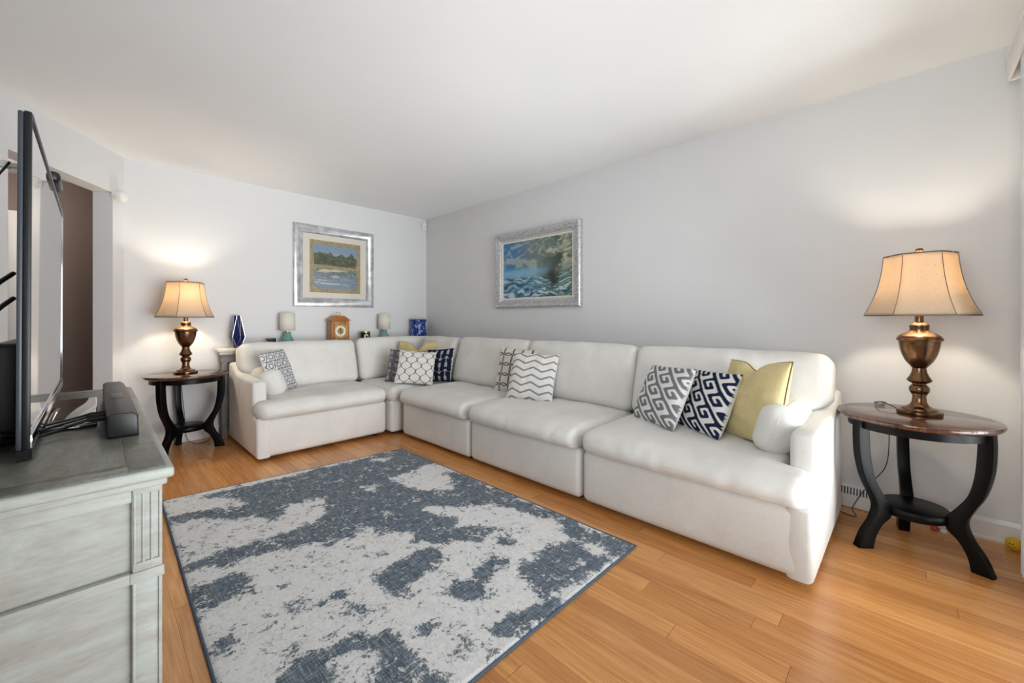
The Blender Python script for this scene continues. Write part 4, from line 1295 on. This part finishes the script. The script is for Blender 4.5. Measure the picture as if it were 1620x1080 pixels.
def picture_left():
    p = tag(empty('framed_picture', (1.914, 4.678, 1.684)), 'square silver framed river print with a wide cream mat on the short wall', 'picture')
    W, H = 0.90, 0.89
    fr = frame_sweep('frame', W, H, [(0, 0), (0, 0.018), (0.008, 0.030), (0.020, 0.034), (0.046, 0.030), (0.062, 0.020), (0.072, 0.018), (0.075, 0.024), (0.088, 0.024), (0.094, 0.016), (0.094, 0)], 'silver', p)
    beads('beading', W, H, 0.081, 0.024, 0.0062, 0.0125, 'silver', fr)
    for lo, hi in (((-0.36, -0.36), (-0.285, 0.36)), ((0.285, -0.36), (0.36, 0.36)), ((-0.285, -0.36), (0.285, -0.288)), ((-0.285, 0.288), (0.285, 0.36))):
        box('mat_border', (lo[0], -0.012, lo[1]), (hi[0], -0.009, hi[1]), 'cream', p, 0)
    for lo, hi in (((-0.285, -0.288), (-0.24, 0.288)), ((0.24, -0.288), (0.285, 0.288)), ((-0.24, -0.288), (0.24, -0.243)), ((-0.24, 0.243), (0.24, 0.288))):
        box('gilt_border', (lo[0], -0.010, lo[1]), (hi[0], -0.007, hi[1]), 'gilt', p, 0)
    print_panel('print', 0.482, 0.488, 0.0065, river_scene, 150, 150, p)
    box('glass_pane', (-0.365, -0.0145, -0.365), (0.365, -0.0135, 0.365), 'glass', p, 0)
    box('backing', (-0.40, -0.004, -0.40), (0.40, 0.0, 0.40), 'greywood', p, 0)
M['cream'] = plain('cream_mat_board', lin(226, 219, 206), 0.9, var=0.01)
M['gilt'] = m_distressed('gilded_inner_mat', [(0.35, lin(112, 98, 66)), (0.5, lin(166, 148, 108)), (0.7, lin(186, 170, 132))], (20, 20, 20))
picture_left()

def picture_right():
    p = tag(empty('framed_picture', (3.128, 2.718, 1.618), R(-90)), 'wide ornate silver framed seascape painting on the long wall', 'picture')
    W, H = 1.134, 0.805
    fr = frame_sweep('frame', W, H, [(0, 0), (0, 0.020), (0.006, 0.034), (0.016, 0.044), (0.030, 0.046), (0.050, 0.036), (0.070, 0.026), (0.074, 0.020), (0.088, 0.018), (0.092, 0.012), (0.092, 0)], 'ornate', p)
    beads('carved_rope', W, H, 0.021, 0.044, 0.0105, 0.027, 'ornate', fr, 1.3)
    beads('carved_leaves', W, H, 0.048, 0.036, 0.0085, 0.021, 'ornate', fr, 1.5)
    beads('carved_leaves', W, H, 0.064, 0.029, 0.0055, 0.013, 'ornate', fr, 1.2)
    frame_sweep('liner', W - 0.184, H - 0.184, [(0, 0), (0, 0.016), (0.016, 0.013), (0.018, 0.0)], 'cream', p)
    print_panel('canvas', W - 0.214, H - 0.214, 0.010, sea_scene, 190, 130, p)
    box('backing', (-W / 2 + 0.05, -0.004, -H / 2 + 0.05), (W / 2 - 0.05, 0.0, H / 2 - 0.05), 'greywood', p, 0)
picture_right()

# ------------------------------------------------------------------ wall devices
ms = tag(empty('motion_sensor', (3.085, 4.68, 2.285)), 'small white motion sensor box high in the room corner', 'sensor')
box('sensor_body', (-0.034, -0.035, 0), (0.034, 0, 0.105), 'offwhite', ms, 0.006)
box('sensor_lens', (-0.022, -0.039, 0.012), (0.022, -0.034, 0.055), 'white', ms, 0.003)
q = D0 + DD * 0.108
wl = tag(empty('wall_sensor', (q.x, q.y, 2.04), math.atan2(DN.y, DN.x) - R(90)), 'round white sensor dome on the wall strip beside the doorway', 'sensor')
lathe('mount', [(0, 0), (0.040, 0), (0.040, 0.018), (0, 0.018)], 'offwhite', wl, 32).matrix_local = Matrix.Translation((0, 0, 0.05)) @ Matrix.Rotation(R(90), 4, 'X')
lathe('dome', [(0.040, 0.016), (0.047, 0.022), (0.049, 0.04), (0.045, 0.062), (0.032, 0.074), (0.018, 0.08), (0, 0.082)], 'offwhite', wl, 32).matrix_local = Matrix.Translation((0, 0, 0.05)) @ Matrix.Rotation(R(90), 4, 'X')

# ------------------------------------------------------------------ sideboard
sbd = tag(empty('sideboard', (-0.12, 1.07, 0)), 'distressed sage green sideboard under the television', 'sideboard')
# local: x -0.235..0.235 (front +x), y 0..1.37 ; near end at y 0
tp = box('top', (-0.235, -0.012, 0.782), (0.232, 1.372, 0.803), 'sage', sbd, 0.006, 3)
box('top_moulding', (-0.225, -0.003, 0.768), (0.222, 1.363, 0.783), 'sage', sbd, 0.004)
for lo, hi in (((-0.222, 0.0, 0.803), (-0.165, 1.36, 0.8055)), ((0.165, 0.0, 0.803), (0.220, 1.36, 0.8055)), ((-0.165, 0.0, 0.803), (0.165, 0.055, 0.8055)), ((-0.165, 1.305, 0.803), (0.165, 1.36, 0.8055))):
    box('border_board', lo, hi, 'sagetop', tp, 0.0008)
box('field_panel', (-0.163, 0.057, 0.803), (0.163, 1.303, 0.8048), 'sagetop', tp, 0.0008)
box('carcass', (-0.205, 0.022, 0.08), (0.205, 1.34, 0.768), 'sage', sbd, 0)
for y0, y1 in ((0.010, 0.022), (1.34, 1.352)):
    er = box('end_rail', (-0.17, y0, 0.742), (0.17, y1, 0.768), 'sage', sbd, 0.002)
    box('end_rail', (-0.17, y0 - (0.004 if y0 < 1 else 0), 0.585), (0.17, y1 + (0 if y0 < 1 else 0.004), 0.606), 'sage', sbd, 0.003)
    box('end_rail', (-0.17, y0, 0.08), (0.17, y1, 0.15), 'sage', sbd, 0.002)
    for x0, x1 in ((-0.215, -0.170), (0.170, 0.215)):
        st = box('end_stile', (x0, y0, 0.606), (x1, y1, 0.768), 'sage', sbd, 0.001)
        st2 = box('end_stile', (x0, y0, 0.08), (x1, y1, 0.585), 'sage', sbd, 0.001)
        yy0, yy1 = (y0 - 0.006, y0) if y0 < 1 else (y1, y1 + 0.006)
        box('block', (x0 - 0.003, yy0, 0.585), (x1 + 0.003, yy1 + 0.002, 0.606), 'sage', st2, 0.002)
        # three flutes between raised fillets
        for k in range(4):
            xa = x0 + 0.002 + k * 0.0125
            box('fillet', (xa, yy0 + 0.002, 0.622), (xa + 0.0045, yy1 + 0.001, 0.757), 'sage', st, 0.0015)
        box('fillet', (x0 + 0.001, yy0 + 0.002, 0.606), (x1 - 0.001, yy1 + 0.001, 0.623), 'sage', st, 0.0015)
        box('fillet', (x0 + 0.001, yy0 + 0.002, 0.756), (x1 - 0.001, yy1 + 0.001, 0.768), 'sage', st, 0.0015)
        box('fillet', (x0 + 0.001, yy0 + 0.002, 0.09), (x0 + 0.006, yy1 + 0.001, 0.585), 'sage', st2, 0.001)
        box('fillet', (x1 - 0.006, yy0 + 0.002, 0.09), (x1 - 0.001, yy1 + 0.001, 0.585), 'sage', st2, 0.001)
for y0, y1 in ((0.06, 0.48), (0.49, 0.87), (0.88, 1.30)):
    dw = box('drawer', (0.205, y0, 0.62), (0.214, y1, 0.75), 'sage', sbd, 0.003)
    lathe('knob', [(0, 0.014), (0.010, 0.013), (0.012, 0.008), (0.006, 0.004), (0.006, 0)], 'sage', dw, 20).matrix_local = Matrix.Translation((0.214, (y0 + y1) / 2, 0.685)) @ Matrix.Rotation(R(90), 4, 'Y')
    dd = box('cabinet_door', (0.205, y0, 0.12), (0.214, y1, 0.58), 'sage', sbd, 0.003)
    box('door_panel', (0.214, y0 + 0.06, 0.18), (0.218, y1 - 0.06, 0.52), 'sage', dd, 0.002)
    lathe('knob', [(0, 0.014), (0.010, 0.013), (0.012, 0.008), (0.006, 0.004), (0.006, 0)], 'sage', dd, 20).matrix_local = Matrix.Translation((0.214, y1 - 0.035, 0.36)) @ Matrix.Rotation(R(90), 4, 'Y')
for lx in (-0.18, 0.18):
    for ly in (0.055, 1.31):
        prism('leg', [(lx - 0.032, ly - 0.032), (lx + 0.032, ly - 0.032), (lx + 0.032, ly + 0.032), (lx - 0.032, ly + 0.032)], 0, 0.08, 'sage', sbd, bev=0.004)
SBT = 0.8056

# ------------------------------------------------------------------ television
tv = tag(empty('television', (-0.10, 1.885, SBT)), 'large flat television with a glossy screen standing on the sideboard', 'television')
tv.rotation_euler = (0, R(0.25), 0)
TH_, TW = 0.70, 1.17
y0, y1, z0, z1 = -TW / 2, TW / 2, 0.022, 0.022 + TH_
box('screen', (0.0, y0 + 0.012, z0 + 0.030), (0.004, y1 - 0.012, z1 - 0.012), 'screen', tv, 0)
for lo, hi, mt in (((-0.005, y0, z0), (0.006, y0 + 0.012, z1), 'black'), ((-0.006, y1 - 0.012, z0), (0.007, y1, z1), 'chrome'),
                   ((-0.006, y0 + 0.012, z1 - 0.012), (0.007, y1 - 0.012, z1), 'greycase'), ((-0.006, y0 + 0.012, z0), (0.009, y1 - 0.012, z0 + 0.030), 'chrome')):
    box('bezel', lo, hi, mt, tv, 0.002)
box('rear_frame', (-0.0135, y0 + 0.001, z0 + 0.001), (-0.005, y1 - 0.001, z1 - 0.001), 'greycase', tv, 0.003)
box('rear_housing', (-0.060, y0 + 0.10, z0 + 0.02), (-0.013, y1 - 0.10, 0.24), 'black', tv, 0.012, 3)
bs = box('stand_base', (-0.15, -0.30, 0.001), (0.105, 0.24, 0.010), 'screen', tv, 0.003)
box('stand_neck', (-0.05, -0.09, 0.009), (-0.012, 0.09, 0.12), 'black', tv, 0.004)
prism('foot_tip', [(-0.013, y0 - 0.002), (0.008, y0 + 0.012), (-0.002, y0 + 0.06), (-0.013, y0 + 0.05)], 0.001, 0.023, 'black', tv)

tc = tag(empty('sensor_bar', (-0.105, 2.02, SBT + 0.022 + TH_)), 'small black camera bar clipped on top of the television', 'camera')
box('bar_body', (-0.03, -0.085, 0.006), (0.028, 0.085, 0.040), 'black', tc, 0.012, 3)
box('clip', (-0.030, -0.03, -0.03), (-0.024, 0.03, 0.012), 'black', tc, 0.002)
box('clip_pad', (-0.030, -0.03, 0.0005), (0.010, 0.03, 0.008), 'black', tc, 0.001)

mb = tag(empty('media_box', (-0.205, 1.50, SBT)), 'slate grey media box behind the near corner of the television', 'media box')
box('case', (-0.075, -0.13, 0.004), (0.055, 0.13, 0.085), 'greycase', mb, 0.006)
box('vent_panel', (-0.06, -0.11, 0.085), (0.04, 0.11, 0.088), 'black', mb, 0.001)
for fx in (-0.06, 0.04):
    for fy in (-0.11, 0.11):
        box('foot', (fx - 0.008, fy - 0.008, 0), (fx + 0.008, fy + 0.008, 0.004), 'rubber', mb, 0)

sbar = tag(empty('soundbar', (0.048, 1.76, SBT)), 'black soundbar lying on the sideboard in front of the television', 'soundbar')
prism('bar_body', [(-0.028, 0.002), (0.030, 0.002), (0.028, 0.052), (0.018, 0.060), (-0.020, 0.060), (-0.028, 0.054)], -0.365, 0.365, 'black', sbar, axis='y', bev=0.003)
box('speaker_grille', (0.0285, -0.34, 0.008), (0.0305, 0.34, 0.048), 'greycase', sbar, 0.0006)
box('control_panel', (-0.014, -0.09, 0.0595), (0.012, 0.03, 0.0612), 'greycase', sbar, 0.0004)
for k, yy in enumerate((-0.22, -0.17, -0.13)):
    lathe('plug', [(0, 0), (0.006, 0), (0.006, 0.03), (0.003, 0.04), (0, 0.04)], 'rubber', sbar, 12).matrix_local = Matrix.Translation((-0.026, yy, 0.028)) @ Matrix.Rotation(R(-90), 4, 'Y')

def cable(pts, r, label):
    o = tube('cable', pts, r, 'rubber', None, 8, smooth_k=6)
    return tag(o, label, 'cable', 'black cables around the television')
g = SBT
cable([(-0.016, 1.54, g + 0.028), (-0.04, 1.535, g + 0.022), (-0.075, 1.50, g + 0.015), (-0.12, 1.45, g + 0.015), (-0.18, 1.34, g + 0.02)], 0.004, 'nearest black cable running from the soundbar under the television')
cable([(-0.016, 1.59, g + 0.028), (-0.04, 1.588, g + 0.022), (-0.085, 1.555, g + 0.017), (-0.105, 1.50, g + 0.016), (-0.13, 1.40, g + 0.012)], 0.003, 'middle thin black cable running from the soundbar under the television')
cable([(-0.016, 1.63, g + 0.028), (-0.05, 1.63, g + 0.02), (-0.09, 1.60, g + 0.018), (-0.13, 1.58, g + 0.018), (-0.145, 1.62, g + 0.10)], 0.003, 'far black cable running from the soundbar under the television')
# cables behind the near edge of the set
cable([(-0.126, 1.42, 1.20), (-0.145, 1.37, 1.17), (-0.175, 1.33, 1.12), (-0.21, 1.32, 1.06), (-0.24, 1.36, 0.96), (-0.24, 1.42, 0.90)], 0.0045, 'upper of the two black cables looping behind the near edge of the television')
cable([(-0.126, 1.42, 1.145), (-0.145, 1.37, 1.115), (-0.175, 1.34, 1.06), (-0.20, 1.35, 0.98), (-0.215, 1.40, 0.90)], 0.0045, 'lower of the two black cables looping behind the near edge of the television')
cable([(-0.126, 1.36, 1.43), (-0.148, 1.345, 1.37), (-0.16, 1.34, 1.27), (-0.175, 1.335, 1.18), (-0.20, 1.34, 1.0), (-0.225, 1.40, 0.90)], 0.0022, 'thin straight black cable hanging behind the near edge of the television')
ad = tag(empty('cable_adapter', (-0.15, 1.40, 1.36)), 'white and black plug adapter sticking out behind the upper television edge', 'adapter')
box('plug', (0.0, -0.008, 0.066), (0.022, 0.008, 0.080), 'offwhite', ad, 0.002)
box('grip', (-0.034, -0.009, 0.058), (-0.008, 0.009, 0.074), 'rubber', ad, 0.003)
tube('lead', [(-0.002, 0, 0.071), (-0.02, 0, 0.066), (-0.06, 0, 0.05), (-0.10, 0, 0.02)], 0.003, 'rubber', ad, 6)
box('bracket', (0.020, -0.006, 0.068), (0.034, 0.006, 0.078), 'offwhite', ad, 0.001)

# ------------------------------------------------------------------ small things on the floor
bl = tag(empty('toy_ball', (3.055, -0.352, 0.03)), 'small yellow ball with a smile by the right baseboard', 'ball')
lathe('ball', [(0.03 * math.sin(math.pi * i / 16), -0.03 * math.cos(math.pi * i / 16)) for i in range(17)], 'yellow', bl, 32, angle=180)
fwd = Vector((-3.055, 0.315, 0)).normalized(); side = Vector((0, 0, 1)).cross(fwd)
def on_ball(a, b):
    v = (fwd * math.cos(a) * math.cos(b) + side * math.sin(a) * math.cos(b) + Vector((0, 0, 1)) * math.sin(b))
    return tuple(v * 0.0302)
tube('smile', [on_ball(R(-25 + 5 * k - 18), R(-8 - 16 * math.sin(math.pi * k / 10))) for k in range(11)], 0.0016, 'black', bl, 6)
for s in (-1, 1):
    tube('eye', [on_ball(R(10 * s - 18), R(6)), on_ball(R(10 * s - 18), R(18))], 0.0022, 'black', bl, 6)
ty = tag(empty('toy_scrap', (3.06, -0.09, 0)), 'tiny orange and white toy on the floor under the right end table', 'toy')
lathe('toy_body', [(0, 0.001), (0.012, 0.001), (0.017, 0.010), (0.013, 0.022), (0, 0.026)], 'red', ty, 20)
lathe('toy_cap', [(0, 0), (0.012, 0.0), (0.013, 0.012), (0.006, 0.018), (0, 0.019)], 'offwhite', ty, 20, loc=(-0.004, -0.032, 0))
